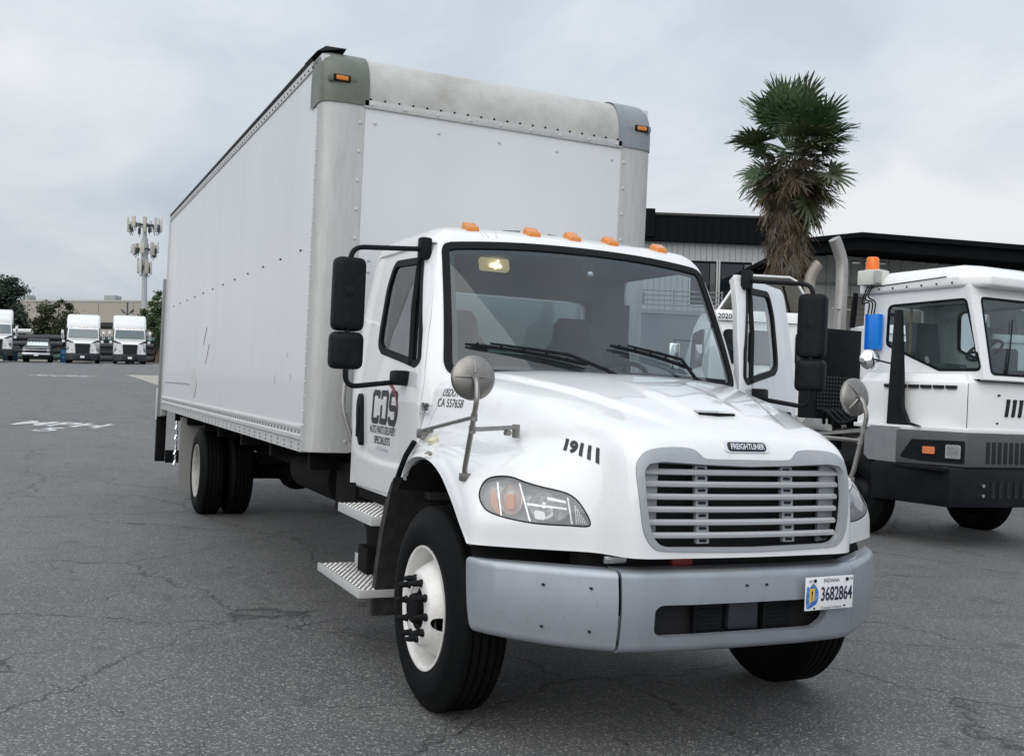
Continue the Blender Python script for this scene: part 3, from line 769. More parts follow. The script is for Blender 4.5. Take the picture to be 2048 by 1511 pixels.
# unit number and lettering on the hood
def hood_text(name, body, o, eu, ev, size, mm=M_LET, d=(.45, .75, -.45), **k):
    return text_obj(name, body, mm, hood, ray_place(hood_bvh, o, eu, ev, d, .0035), size=size, **k)
def on_hood(x, y0, z0, d):
    h = hood_bvh.ray_cast(Vector((x, y0, z0)), Vector(d)); return h[0]
NUM_D = Vector((.68, .43, -.59)).normalized()
fit_text('unit_number', '19111', M_LET, hood, (lambda P: (lambda u, v: P(u, v)))(ray_place(hood_bvh, Vector((-.708, .2725, 1.343)) - NUM_D * .4, (.080, -.182, -.040), (.0265, .037, .0615), NUM_D, .0025)), .206, .078, size=.1, bold=.0062, cuts=2)
def side_text(name, body, y, z, size, mm=M_LET, **k):
    return text_obj(name, body, mm, hood, ray_place(hood_bvh, (-1.6, y, z), (0, -1, 0), (0, 0, 1), (1, .0, 0), .003), size=size, cuts=1, **k)
side_text('registration_lettering', 'USDOT 557', 1.225, 1.570, .058, xs=.72, shear=.1)
side_text('registration_lettering', 'CA 557658', 1.250, 1.515, .062, xs=.78)
# fender marker lamp and inspection sticker
fm = MB(); fm.lathe([(.0, .030), (.020, .029), (.027, .022), (.029, 0.0)], (-1.109, 1.105, 1.316), (-.39, -.1, .92), 20)
fm.build('fender_lamp', mat('cream_lens', (.62, .60, .42), .3, 0, .4), hood)
tgm = MB(); e1, e2, nn_ = Vector((.12, -.97, -.1)).normalized(), Vector((.68, .05, .70)).normalized(), Vector((-.70, -.1, .70))
tp = Vector((-1.168, 1.00, 1.264)) + nn_ * .004
tgm.add([tp + e1 * a + e2 * b for a, b in ((-.045, -.02), (.045, -.02), (.045, .02), (-.045, .02))], [(0, 1, 2, 3)])
tgm.build('tag_sticker', mat('sticker_white', (.72, .70, .65), .5), hood)
text_obj('sticker_lettering', 'LR-90 bal', M_LET, hood, lambda u, v: tuple(tp + nn_ * .003 + e1 * u + e2 * v), size=.032, xs=.55, bold=.0008)

# ---- cab shell
LV = np.array([  # z, y front middle, y corner, x corner, x side, y back
 (1.50, 1.05, 1.39, .990, 1.068, 2.80), (1.60, 1.105, 1.405, .984, 1.064, 2.80), (1.70, 1.165, 1.43, .974, 1.054, 2.80), (1.95, 1.335, 1.52, .952, 1.024, 2.80),
 (2.20, 1.51, 1.63, .923, .984, 2.80), (2.38, 1.635, 1.72, .898, .950, 2.80), (2.465, 1.705, 1.785, .875, .922, 2.79),
 (2.525, 1.80, 1.87, .82, .865, 2.76), (2.562, 1.96, 2.02, .69, .75, 2.68), (2.585, 2.15, 2.18, .45, .51, 2.55), (2.592, 2.32, 2.325, .06, .10, 2.40)])
LC = .13
def lv(a):
    i, w = cr_w(a, len(LV)); P = np.zeros(a.shape + (6,))
    G = np.concatenate([2 * LV[:1] - LV[1:2], LV, 2 * LV[-1:] - LV[-2:-1]])
    for k in range(4): P += w[..., k][..., None] * G[np.clip(i[..., k] + 1, 0, len(G) - 1)]
    return P
def cab_fn(a, s):
    q = lv(a); z, yf, yc, xc, xs, yb = (q[..., i] for i in range(6)); t = np.abs(s); sg = np.where(s < 0, -1.0, 1.0)
    cr = np.minimum(.03, xs * .5)
    x = np.select([t <= 1, t <= 2, t <= 3, t <= 4], [t * xc, xs - (xs - xc) * (2 - np.clip(t, 1, 2)) ** 2, xs, xs - cr * (1 - np.cos((np.clip(t, 3, 4) - 3) * np.pi / 2))], (xs - cr) * (5 - t))
    y = np.select([t <= 1, t <= 2, t <= 3, t <= 4], [yf + (yc - yf) * t ** 2.2, yc + LC * (np.clip(t, 1, 2) - 1), yc + LC + (yb - .03 - yc - LC) * (np.clip(t, 2, 3) - 2), yb - .03 + .03 * np.sin((np.clip(t, 3, 4) - 3) * np.pi / 2)], yb)
    crown = np.clip((z - 2.3) / .2, 0, 1) * .012 * (1 - np.minimum(x / .95, 1) ** 2)
    return np.stack([x * sg, y, z + crown], -1)
sv_ = np.unique(np.concatenate([np.linspace(0, 1, 31), np.linspace(1, 2, 11), np.linspace(2, 3, 31), np.linspace(3, 4, 7), np.linspace(4, 5, 9)]))
sv_ = np.concatenate([-sv_[:0:-1], sv_])
cab_all = Patch.from_fn(cab_fn, np.linspace(0, 10, 121), sv_)
def outward(P, c): 
    d = P.pos - np.array(c); 
    return P.faces_up(d)
outward(cab_all, (0, 2.1, 1.9))
def xs_of(z):
    zz = np.array([.90, 1.00, 1.2, 1.4] + list(LV[:7, 0])); xx = np.array([1.030, 1.042, 1.058, 1.066] + list(LV[:7, 4])); return np.interp(z, zz, xx)
def side_x(y, z):
    yc = np.interp(z, LV[:7, 0], LV[:7, 2]); xc = np.interp(z, LV[:7, 0], LV[:7, 3]); x = xs_of(z)
    d = np.clip((yc + LC - y) / LC, 0, 1.3); return x - np.where(z > 1.5, (x - xc) * d ** 2, .05 * np.clip((1.50 - y) / .1, 0, 1) ** 2)
DOOR = fillet([(1.478, 1.31), (1.476, 1.62), (1.575, 1.98), (1.750, 2.425), (2.755, 2.425), (2.768, 2.15), (2.778, 1.6), (2.742, .945), (1.80, .965)], [.10, .2, .3, .05, .08, .3, .3, .07, .08], 6)
WINO = fillet([(1.845, 2.350), (2.40, 2.375), (2.440, 2.20), (2.400, 1.835), (2.30, 1.785), (1.62, 1.698), (1.535, 1.725), (1.60, 1.92)], [.05, .13, .3, .09, .1, .04, .05, .2], 8)
gD, gW = sdf(DOOR), sdf(WINO)
# windscreen outline (x, z)
top = [(x, 2.470 - .045 * (abs(x) / .885) ** 2.3) for x in np.linspace(.885, -.885, 15)]
WS = fillet([(-.962, 1.655)] + [(x, 1.665) for x in np.linspace(-.5, .5, 5)] + [(.962, 1.655)] + top, [.09] + [0] * 5 + [.09, .15] + [0] * 13 + [.15], 8)
gWS = sdf(WS)
frontm = np.where((np.abs(cab_all.ab[:, 1]) < 1.6) & (cab_all.pos[:, 1] < 2.0), gWS(cab_all.pos[:, [0, 2]]), .5)
ws_p = cab_all.clip(frontm)
shell = cab_all.clip(-frontm)
sm = np.where((np.abs(shell.ab[:, 1]) > 1.02) & (np.abs(shell.ab[:, 1]) < 3.4), gD(shell.pos[:, [1, 2]]), .5)
shell = shell.clip(-(sm - .004))
rw = sdf(fillet([(-.62, 1.85), (.62, 1.85), (.62, 2.25), (-.62, 2.25)], .07))
bk = np.where(np.abs(shell.ab[:, 1]) > 4.0, rw(shell.pos[:, [0, 2]]), .5)
shell = shell.clip(-bk)
cab = shell.mesh('cab_shell', M_WHITE, T, rim=.045)
shell.mesh('cab_lining', M_INT, T, off=-.046)
# lower cab: the sill piece behind the doors and the back wall
MB().bb(-1.02, 1.02, 2.76, 2.80, .95, 1.51).build('cab_back_wall', M_WHITE, T)
for sx in (-1, 1):
    MB().bb(sx * 1.02, sx * 1.05, 2.782, 2.80, .95, 1.51).build('cab_corner', M_WHITE, T)
    MB().bb(sx * .96, sx * 1.02, 1.80, 2.76, .93, 1.0).build('door_sill', M_WHITE, T, bevel=.005)
# windscreen: seal, dark border, pane
g0 = gWS(ws_p.pos[:, [0, 2]])
seal = ws_p.clip(-(g0 + .042)); seal.mesh('windscreen_seal', M_SEAL, T, off=.007, rim=.02)
inner = ws_p.clip(g0 + .036)
pane = inner.mesh('windscreen', M_GLASS, T, off=-.002)
g1 = gWS(inner.pos[:, [0, 2]])
mfrit = mat('windscreen_border', (.05, .06, .07), .3)
inner.clip(-(g1 + .068)).mesh('border_band', mfrit, pane, off=-.006)
# sensor mount on the glass behind the middle of the top edge
vsn = sdf(fillet([(-.12, 2.45), (.10, 2.45), (.055, 2.36), (.048, 2.30), (.0, 2.275), (-.022, 2.30), (-.035, 2.37)], .02))
inner.clip(np.where(inner.pos[:, 2] > 2.2, vsn(inner.pos[:, [0, 2]]), .5)).mesh('sensor_shroud', mat('shroud_grey', (.03, .035, .045), .5), pane, off=-.009)
cab_bvh = cab_all.bvh()
h = cab_bvh.ray_cast(Vector((.012, 0, 2.305)), Vector((0, 1, 0)))[0]
MB().cyl((h.x, h.y + .008, h.z), (h.x, h.y + .014, h.z), .020, n=16).build('sensor_lens', M_CHROME, pane)
# roof marker lamps
for x in (-.655, -.271, 0, .271, .655):
    y = 1.822 + .053 * (x / .655) ** 2
    h, n_, i_, t_ = cab_bvh.ray_cast(Vector((x, y, 3.2)), Vector((0, 0, -1)))
    zf = cab_bvh.ray_cast(Vector((x, y - .062, 3.2)), Vector((0, 0, -1)))[0].z; zr = cab_bvh.ray_cast(Vector((x, y + .07, 3.2)), Vector((0, 0, -1)))[0].z
    prof = [(y - .050, zf - .012), (y - .050, zf + .020), (y - .040, zf + .038), (y - .015, zf + .046), (y + .02, zr + .030), (y + .05, zr + .010), (y + .055, zr - .012)]
    lm = MB(); lm.prism(prof, 'x', x - .040, x + .040); lo = lm.build('roof_lamp', M_AMBER, T, bevel=.010, seg=3)
# gutter scratch marks on the roof edge (worn paint above the windscreen)
for dx0 in (0, .03, .09):
    pts = []
    for k in range(5):
        hh = cab_bvh.ray_cast(Vector((-.62 + dx0 + .006 * math.sin(k * 1.3 + dx0 * 40), .6, 2.485 + k * .011)), Vector((0, 1, 0)))[0]
        if hh is not None: pts.append((hh.x, hh.y - .0005, hh.z))
    if len(pts) > 2: MB().tube(pts, .0018, 4).build('paint_scuff', mat('faint_scuff', (.42, .42, .42), .6), T)

# ---- doors (built closed on the left of the picture; the other one is mirrored and swung open)
dpatch = Patch.from_fn(lambda a, b: np.stack([-side_x(a, b), a, b], -1), np.linspace(1.42, 2.80, 91), np.linspace(.92, 2.45, 121))
outward(dpatch, (0, 2.1, 1.9))
# pressed crease that runs under the handle
yy, zz = dpatch.pos[:, 0], dpatch.pos[:, 1]
def door_press(P):
    y, z = P[:, 1], P[:, 2]
    zl = 1.15 + .10 * np.clip((2.55 - y) / 1.0, -1, 1) ** 2 - .09 * np.clip(2.55 - y, 0, 2)
    return sstep(-.03, .03, z - zl) * sstep(2.74, 2.62, y) * sstep(1.55, 1.9, y) * -.012
dpatch.A[:, :3] += dpatch.nrm * door_press(dpatch.pos)[:, None]
HINGE = Vector((-1.03, 1.478, 0)); OPEN = R(54)
def swing(v):
    """mirror to the driver's side and swing open about the front hinge"""
    p = Vector((-v.x, v.y, v.z)); o = Vector((1.03, 1.478, 0)); d = p - o
    c, s_ = math.cos(-OPEN), math.sin(-OPEN)
    return Vector((o.x + d.x * c - d.y * s_, o.y + d.x * s_ + d.y * c, p.z))
def make_door(xf, opened):
    fl = opened
    gd = gD(dpatch.pos[:, [1, 2]]); gw = gW(dpatch.pos[:, [1, 2]])
    dp = dpatch.clip(np.maximum(gd, -gw))
    door = dp.mesh('door', M_WHITE, T, rim=.05, xf=xf, flip=fl)
    wp = dpatch.clip(gw); w0 = gW(wp.pos[:, [1, 2]])
    wp.clip(-(w0 + .040)).mesh('window_seal', M_SEAL, door, off=.004, rim=.03, xf=xf, flip=fl)
    wp.clip(w0 + .034).mesh('window', M_SGLASS, door, off=-.008, xf=xf, flip=fl)
    def sp(y, z, o=0.0): return Vector((-side_x(np.array(y), np.array(z)) - o, y, z))
    m = MB(); m.tube([sp(1.90, 2.36, -.004), sp(1.82, 2.05, -.004), sp(1.70, 1.72, -.004)], .016, 6); m.build('vent_divider', M_SEAL, door, xf=xf)
    # inner skin
    ip = dpatch.clip(np.maximum(gd + .03, -gw - .0)); ip.mesh('inner_panel', M_INT, door, off=-.055, xf=xf, flip=fl)
    # handle
    ho = bez([(2.635, 1.515), (2.655, 1.45), (2.65, 1.38), (2.62, 1.28), (2.57, 1.215), (2.535, 1.225), (2.54, 1.35), (2.55, 1.50), (2.59, 1.535)], 5, True)
    hx = -1.074; n = len(ho)
    MB().prism(ho, 'x', hx - .002, hx + .03).build('door_handle', M_BLACKP, door, bevel=.006, xf=xf)
    MB().box((hx - .004, 2.595, 1.36), (.012, .045, .20)).build('handle_grip', M_BLACKP, door, bevel=.009, xf=xf)
    # mirror arm, heads and brackets
    top0 = sp(1.80, 2.385, .01); bot0 = sp(1.80, 1.620, .01); mc = Vector((-1.405, 1.76, 0))
    arm = path_round([top0 + Vector((-.02, 0, 0)), (mc.x, 1.76, 2.352), (mc.x, 1.76, 1.575), bot0 + Vector((-.03, .0, -.005))], .075, 7)
    MB().tube(arm, .0145, 12).build('mirror_arm', M_BLACKP, door, xf=xf)
    MB().box(top0 + Vector((-.012, 0, .005)), (.07, .07, .125)).build('mirror_bracket', M_BLACKP, door, bevel=.016, xf=xf)
    MB().box(bot0 + Vector((-.012, -.03, .02)), (.09, .14, .085)).build('mirror_bracket', M_BLACKP, door, bevel=.020, xf=xf)
    for z, hh, hw, bulge in ((2.092, .205, .090, .055), (1.778, .104, .094, .060)):
        rings = []
        for k, (sc, yy_) in enumerate(((.96, .045), (1.0, .03), (1.0, .0), (.985, -.02), (.93, -.038), (.78, -.052), (.5, -bulge), (.15, -bulge - .004))):
            r_ = []
            for (a, b) in fillet([(-hw, -hh), (hw, -hh), (hw * 1.0, hh), (-hw, hh)], .045, 6):
                r_.append((mc.x + .006 + a * sc if k < 5 else mc.x + .006 + a * sc, 1.79 + yy_, z + (b if k < 3 else b * (1 - (1 - sc) * .6 * hw / hh))))
            rings.append(r_)
        hd = MB(); hd.loft(rings); hob = hd.build('mirror_head', M_BLACKP, door, ang=50, xf=xf)
        MB().box((mc.x, 1.752, z + .01), (.06, .05, .06)).build('mirror_clamp', M_BLACKP, door, bevel=.014, xf=xf)
    return door
door_l = make_door(None, False)
door_r = make_door(swing, True)
door_r['label'] = 'open driver door seen beyond the windscreen'
# lettering on the closed door
def door_skin(y, z, o=.0025):
    x = side_x(np.array([y]), np.array([z])); pr = door_press(np.array([[0, y, z]]))
    return (-float(x[0] + pr[0]) - o, y, z)
def door_text(name, body, y, z, size, mm=M_LET, **k):
    ey, ez = Vector((0, -1, 0)), Vector((0, 0, 1))
    def P(u, v):
        yq, zq = y - u, z + v
        return Vector(door_skin(yq, zq))
    return text_obj(name, body, mm, door_l, P, size=size, **k)
def stroke_letter(u0, segs, w=.037, hgt=.170, wid=.112):
    """a square-cut letter from thick strokes, leaning slightly"""
    m = MB()
    for seg in segs:
        P = [Vector((q[0] * wid, q[1] * hgt)) for q in seg]; k = len(P); L, Rr = [], []
        for i in range(k):
            d0 = (P[i] - P[i - 1]).normalized() if i else None; d1 = (P[i + 1] - P[i]).normalized() if i < k - 1 else None
            d = d1 if d0 is None else d0 if d1 is None else (d0 + d1).normalized()
            n = Vector((-d.y, d.x)); s_ = 1.0 if d0 is None or d1 is None else 1 / max(.5, n.dot(Vector((-d1.y, d1.x))))
            L.append(P[i] + n * w / 2 * s_); Rr.append(P[i] - n * w / 2 * s_)
        def W(q):
            u, v = q.x + u0 + q.y * .14, q.y - hgt / 2; y = 2.125 - u; z = 1.462 + v
            return door_skin(y, z)
        m.add([W(q) for q in L] + [W(q) for q in Rr], [(i, i + 1, k + i + 1, k + i) for i in range(k - 1)])
    m.build('company_letter', M_LET, door_l, fix=False)
stroke_letter(-.235, [[(1, .80), (1, .97), (.9, 1), (.12, 1), (0, .93), (0, .07), (.12, 0), (.9, 0), (1, .03), (1, .2)]])
stroke_letter(-.068, [[(0, -.1), (0, 1.1)], [(0, 1), (.85, 1), (1, .9), (1, .1), (.85, 0), (0, 0)]])
stroke_letter(.098, [[(1, .80), (1, .93), (.88, 1), (.12, 1), (0, .92), (0, .58), (.12, .5), (.88, .5), (1, .42), (1, .08), (.88, 0), (.12, 0), (0, .07), (0, .2)]])
def door_fit(body, y, z, w, h, mm=M_LET, **k): fit_text('company_lettering', body, mm, door_l, lambda u, v: door_skin(y - u - v * .08, z + v), w, h, size=.1, **k)
door_fit('AUTO PARTS DELIVERY', 2.155, 1.325, .50, .047, bold=.0012)
door_fit('SPECIALISTS', 2.16, 1.262, .31, .047, bold=.0012)
door_fit('a TCI Company', 2.16, 1.208, .24, .030, M_LETG)
def swoosh(name, mm, a0, a1, w, k0):
    o, i_ = [], []
    for t in np.linspace(a0, a1, 30):
        tt = (t - a0) / (a1 - a0); ww = w * math.sin(math.pi * tt) ** .8
        cx, cz, rx, rz = 2.15, 1.455, .275, .160
        o.append((cx - (rx + ww * .5) * math.cos(t), cz + (rz + ww * .5) * math.sin(t))); i_.append((cx - (rx - ww * .5) * math.cos(t), cz + (rz - ww * .5) * math.sin(t)))
    n = len(o); f3 = lambda q: door_skin(q[0], q[1], k0)
    MB().add([f3(q) for q in o + i_], [(i, i + 1, n + i + 1, n + i) for i in range(n - 1)]).build(name, mm, door_l, fix=False)
swoosh('logo_arc', M_LET, R(-48), R(115), .026, .0030)
swoosh('logo_arc', M_RED, R(-8), R(98), .020, .0040)
def cowl_pl(y, z): return lambda u, v: (-float(np.interp(y - u, [1.30, 1.40, 1.47], [1.018, 1.040, 1.060])) - .004, y - u, z + v)
cw = text_obj('cowl_lettering', 'TCI', M_LET, T, cowl_pl(1.425, 1.488), size=.055, bold=.002, xs=.75, shear=.1)
text_obj('cowl_lettering', 'LEASING RENTALS', M_LETG, T, cowl_pl(1.43, 1.452), size=.022, xs=.48, bold=.0006)

# ---- cab interior
MB().bb(-.96, .96, 2.66, 2.70, 1.15, 1.85).build('cab_rear_trim', M_INT, T)
MB().bb(-.88, .88, 2.66, 2.70, 2.25, 2.44).build('cab_rear_trim', M_INT, T)
for sx in (-1, 1): MB().bb(sx * .62, sx * .93, 2.66, 2.70, 1.85, 2.25).build('cab_rear_trim', M_INT, T)
MB().bb(-.88, .88, 1.90, 2.70, 2.425, 2.455).build('headliner', mat('headliner_grey', (.20, .21, .215), .8), T)
MB().bb(-.97, .97, 1.5, 2.72, .98, 1.02).build('cab_floor', M_INTD, T)
MB().bb(-.60, .60, 2.775, 2.785, 1.86, 2.24).build('rear_window', M_SGLASS, T)
dsh = []
for x in np.linspace(-.97, .97, 21):
    b = .05 * math.exp(-((x - .42) / .24) ** 2); fy = 1.24 + .24 * (x / .97) ** 2
    dsh.append([(x, fy, 1.20), (x, fy, 1.60), (x, fy + .05, 1.645 + b * .3), (x, fy + .24, 1.665 + b), (x, fy + .42, 1.655 + b), (x, fy + .50, 1.60), (x, fy + .47, 1.20)])
MB().loft(dsh).build('dashboard', M_DASH, T)
MB().add([(.62, 1.50, 1.682), (.86, 1.56, 1.672), (.84, 1.70, 1.672), (.60, 1.66, 1.69)], [(0, 1, 2, 3)]).build('paper_sheet', mat('paper_green', (.62, .68, .56), .6), T)
stw = MB(); ang = R(-38)
ctr = Vector((.42, 1.98, 1.66)); ax = Vector((0, .62, .78)).normalized(); e1, e2 = Vector((1, 0, 0)), ax.cross(Vector((1, 0, 0)))
stw.tube([ctr + (e1 * math.cos(t) + e2 * math.sin(t)) * .23 for t in np.linspace(0, 2 * math.pi, 41)], .016, 8)
for t in (R(10), R(170), R(270)): stw.tube([ctr - ax * .03, ctr + (e1 * math.cos(t) + e2 * math.sin(t)) * .22], .014, 6)
stw.cyl(ctr - ax * .30, ctr, .045, n=12); stw.build('steering_wheel', M_INTD, T)
for cx in (.42, -.45):
    st = MB(); st.box((cx, 2.30, 1.24), (.52, .50, .18)); se_ = st.build('seat', M_INTD, T, bevel=.05, seg=3)
    rings = []
    for z, w, y0, t_ in ((1.28, .25, 2.46, .10), (1.5, .26, 2.49, .10), (1.75, .25, 2.52, .09), (1.90, .20, 2.54, .08), (1.955, .15, 2.55, .07), (2.06, .14, 2.56, .06), (2.11, .10, 2.565, .045)):
        rings.append([(cx + w * math.copysign(abs(math.cos(t)) ** .6, math.cos(t)), y0 + t_ * math.copysign(abs(math.sin(t)) ** .6, math.sin(t)), z) for t in np.linspace(0, 2 * math.pi, 20, endpoint=False)])
    MB().loft(rings).build('seat_back', M_INTD, se_, ang=60)
MB().box((-.45, 2.655, 1.98), (.36, .012, .22)).build('bulkhead_panel', mat('bulkhead_pale', (.45, .46, .46), .6), T, bevel=.005)
# lit dome lamp
dl = MB(); dl.box((-.36, 2.18, 2.385), (.20, .05, .085), Matrix.Rotation(R(-18), 3, 'X')); dlo = dl.build('dome_lamp', mat('dome_lamp_lens', (.9, .75, .5), .3, emit=((1.0, .72, .36), .42)), T, bevel=.02, seg=3)
MB().tube([(-.40, 2.145, 2.375), (-.355, 2.140, 2.385), (-.33, 2.145, 2.37)], .012, 6).build('bulb', mat('bulb_glow', (1, .9, .6), .3, emit=((1.0, .82, .5), 3.0)), dlo)
MB().tube([(-.355, 2.130, 2.41), (-.355, 2.140, 2.385), (-.365, 2.150, 2.355)], .008, 6).build('bulb', MATS['bulb_glow'], dlo)
# wipers
def ws_pt(x, z, off=.0):
    hh, n_, i_, t_ = cab_bvh.ray_cast(Vector((x, .2, z)), Vector((0, 1, 0))); return hh + Vector((0, -off, off * .5))
for tip, end, piv in (((-.845, 1.830), (-.20, 1.750), (.02, 1.655)), ((-.02, 1.868), (.53, 1.760), (.64, 1.640))):
    wb = MB(); pts = [ws_pt(tip[0] + (end[0] - tip[0]) * t, tip[1] + (end[1] - tip[1]) * t + .010 * math.sin(math.pi * t), .018) for t in np.linspace(0, 1, 12)]
    wb.tube(pts, [.006] + [.011] * 10 + [.006], 6)
    for k in range(1, 11, 2): wb.tube([pts[k] + Vector((0, -.016, .012)), pts[k] + Vector((0, 0, 0))], .006, 5)
    wo = wb.build('wiper', M_BLACKP, T)
    mid = pts[6]; e_ = ws_pt(piv[0] - .12, piv[1] + .06, .035)
    MB().tube([pts[2] + Vector((0, -.022, .018)), mid + Vector((0, -.026, .02)), pts[9] + Vector((0, -.03, .028)), e_, ws_pt(*piv, .04) + Vector((0, -.02, -.01))], [.006, .009, .010, .011, .014], 6).build('wiper_arm', M_BLACKP, wo)

# ---- bumper
def bump_plan(x):
    """front edge of the bumper seen from above: y for |x|"""
    return np.interp(np.abs(x), [0, .3, .55, .64, .75, .88, 1.0, 1.09, 1.14, 1.165, 1.178, 1.183], [-.060, -.055, -.030, -.005, .060, .150, .245, .325, .395, .45, .51, .60])
bx_ = np.concatenate([np.linspace(-1.183, -.64, 60), np.linspace(-.636, .636, 61), np.linspace(.64, 1.183, 60)])
from math import sin, cos, pi
def bump_fn(a, b):
    x = b; y0 = bump_plan(x); end = np.clip((np.abs(x) - .66) / .52, 0, 1)
    zt = .842 + .004 * end; zb = .492 + .035 * end ** 2
    r = .035
    t = a
    # a: 0 top back, 1 top edge start, 2 top edge end, 3 bottom edge start, 4 bottom edge end, 5 bottom back
    th1 = np.clip(t - 1, 0, 1) * pi / 2; th2 = np.clip(t - 3, 0, 1) * pi / 2
    y = np.select([t < 1, t < 2, t < 3, t < 4], [y0 + r + (.09 - .085 * end ** 3) * (1 - t), y0 + r - r * np.sin(th1), y0 + .012 * np.sin((t - 2) * pi) * -1, y0 + r * (1 - np.cos(th2))], y0 + r + (.07 - .065 * end ** 3) * (t - 4))
    z = np.select([t < 1, t < 2, t < 3, t < 4], [zt + 0 * t, zt - r + r * np.cos(th1), zt - r + (zb + 2 * r - zt) * (t - 2), zb + r - r * np.sin(th2)], zb + 0 * t)
    return np.stack([x, y, z], -1)
av = np.concatenate([[0, .6], np.linspace(1, 2, 7), np.linspace(2, 3, 24)[1:], np.linspace(3, 4, 7)[1:], [4.5, 5]])
bp_ = Patch.from_fn(bump_fn, av, bx_); bp_.faces_up(np.array([0, -1, .0]))
SLOT = fillet([(-.490, .585), (-.46, .560), (.38, .562), (.44, .60), (.475, .700), (-.46, .700), (-.490, .68)], .03, 5)
gS = sdf(SLOT)
cen = bp_.clip(np.abs(bp_.pos[:, 0]) - .637)
gs_ = np.where(cen.pos[:, 1] < .0, gS(cen.pos[:, [0, 2]]), .5)
cen = cen.clip(-gs_)
gE = sdf(fillet([(-.4, .30), (.30, .49), (.425, .515), (.470, .853), (-.4, .90)], [0, .02, .06, .035, 0], 6))
bumper = cen.mesh('bumper', M_SILVER, T, rim=.035, off=.004)
for sx in (-1, 1):
    be_ = bp_.clip(.649 - bp_.pos[:, 0] * sx); be_ = be_.clip(gE(be_.pos[:, [1, 2]]))
    be_.mesh('bumper_end', M_SILVER, T, rim=.02)
scr = MB()
for x, z in ((-.92, .765), (-.75, .765), (-.92, .585), (-.75, .580), (-.02, .775), (.09, .775)):
    y = float(bump_plan(x)); scr.cyl((x, y + .01, z), (x - .004, y - .016, z), .006, n=8)
scr.build('bumper_bolts', M_BLACKM, T)
MB().bb(-.60, .60, .035, .045, .53, .73).build('bumper_void', M_BLACKM, T)
for x0, x1 in ((-.255, -.105), (.125, .275)):
    v = MB(); v.bb(x0, x1, -.005, .03, .545, .700)
    vo = v.build('fog_insert', M_BLACKP, T, bevel=.006)
    for k in range(6): MB().bb(x0 + .018, x1 - .018, -.012, -.004, .575 + k * .020, .583 + k * .020).build('insert_slat', M_BLACKP, vo)
MB().bb(-.075, .09, -.012, .03, .565, .690).build('bumper_insert', mat('slate_plastic', (.022, .026, .034), .45), T, bevel=.012)
# number plate
pc = Vector((.435, -.086, .728)); pa = R(5); eu = Vector((cos(pa), sin(pa), 0)); en = Vector((sin(pa), -cos(pa), 0))
rot = Matrix.Rotation(pa, 3, 'Z')
m_pl = mat('plate_white', (.80, .81, .84), .3)
plate_o = MB().box(pc, (.305, .006, .152), rot).build('number_plate', m_pl, T, bevel=.0025)
def pp(off): return lambda u, v: tuple(pc + en * (.003 + off) + eu * u + Vector((0, 0, v)))
m_blue = mat('plate_blue', (.02, .13, .42), .4, noise=(30, 1.0, (.25, .45, .75), 6)); m_gold = mat('plate_gold', (.75, .48, .08), .4)
def pflat(name, poly, mm, off):
    n = len(poly); MB().add([pp(off)(*q) for q in poly], [tuple(range(n))]).build(name, mm, plate_o, fix=False)
pflat('plate_picture', bez([(-.146, -.062), (-.105, -.057), (-.078, -.040), (-.072, .0), (-.078, .022), (-.090, .035), (-.108, .048), (-.128, .03), (-.146, .03)], 4, True), m_blue, .0008)
pflat('plate_state_shape', [(-.128, -.045), (-.118, -.035), (-.100, -.030), (-.096, .025), (-.130, .025), (-.130, -.02)], m_gold, .0014)
pflat('plate_torch', [(-.1155, -.03), (-.112, -.03), (-.110, .0), (-.107, .008), (-.113, .016), (-.119, .008), (-.117, .0)], M_LET, .0020)
m_navy = mat('plate_navy', (.012, .014, .05), .4)
fit_text('plate_number', '3682864', m_navy, plate_o, lambda u, v: pp(.0026)(u + .044, v - .002), .200, .066, size=.1, bold=.0016)
text_obj('plate_state', 'INDIANA', M_LET, plate_o, lambda u, v: pp(.0026)(u + .008, v + .058), size=.026, xs=.95)
text_obj('plate_motto', 'Crossroads of America', M_LET, plate_o, lambda u, v: pp(.0026)(u + .010, v - .066), size=.0165, xs=.85)
text_obj('plate_month', 'APP', M_LET, plate_o, lambda u, v: pp(.0026)(u - .125, v + .057), size=.018, xs=.7)
text_obj('plate_month', 'PWR', M_LET, plate_o, lambda u, v: pp(.0026)(u + .135, v + .060), size=.018, xs=.6)
for u, v, r_ in ((-.098, .060, .008), (.108, .060, .008), (-.098, -.066, .004), (.095, -.062, .004)):
    p0 = Vector(pp(.001)(u, v)); MB().cyl(p0, p0 + en * .005, r_, n=10).build('plate_bolt', M_CHASS, plate_o)

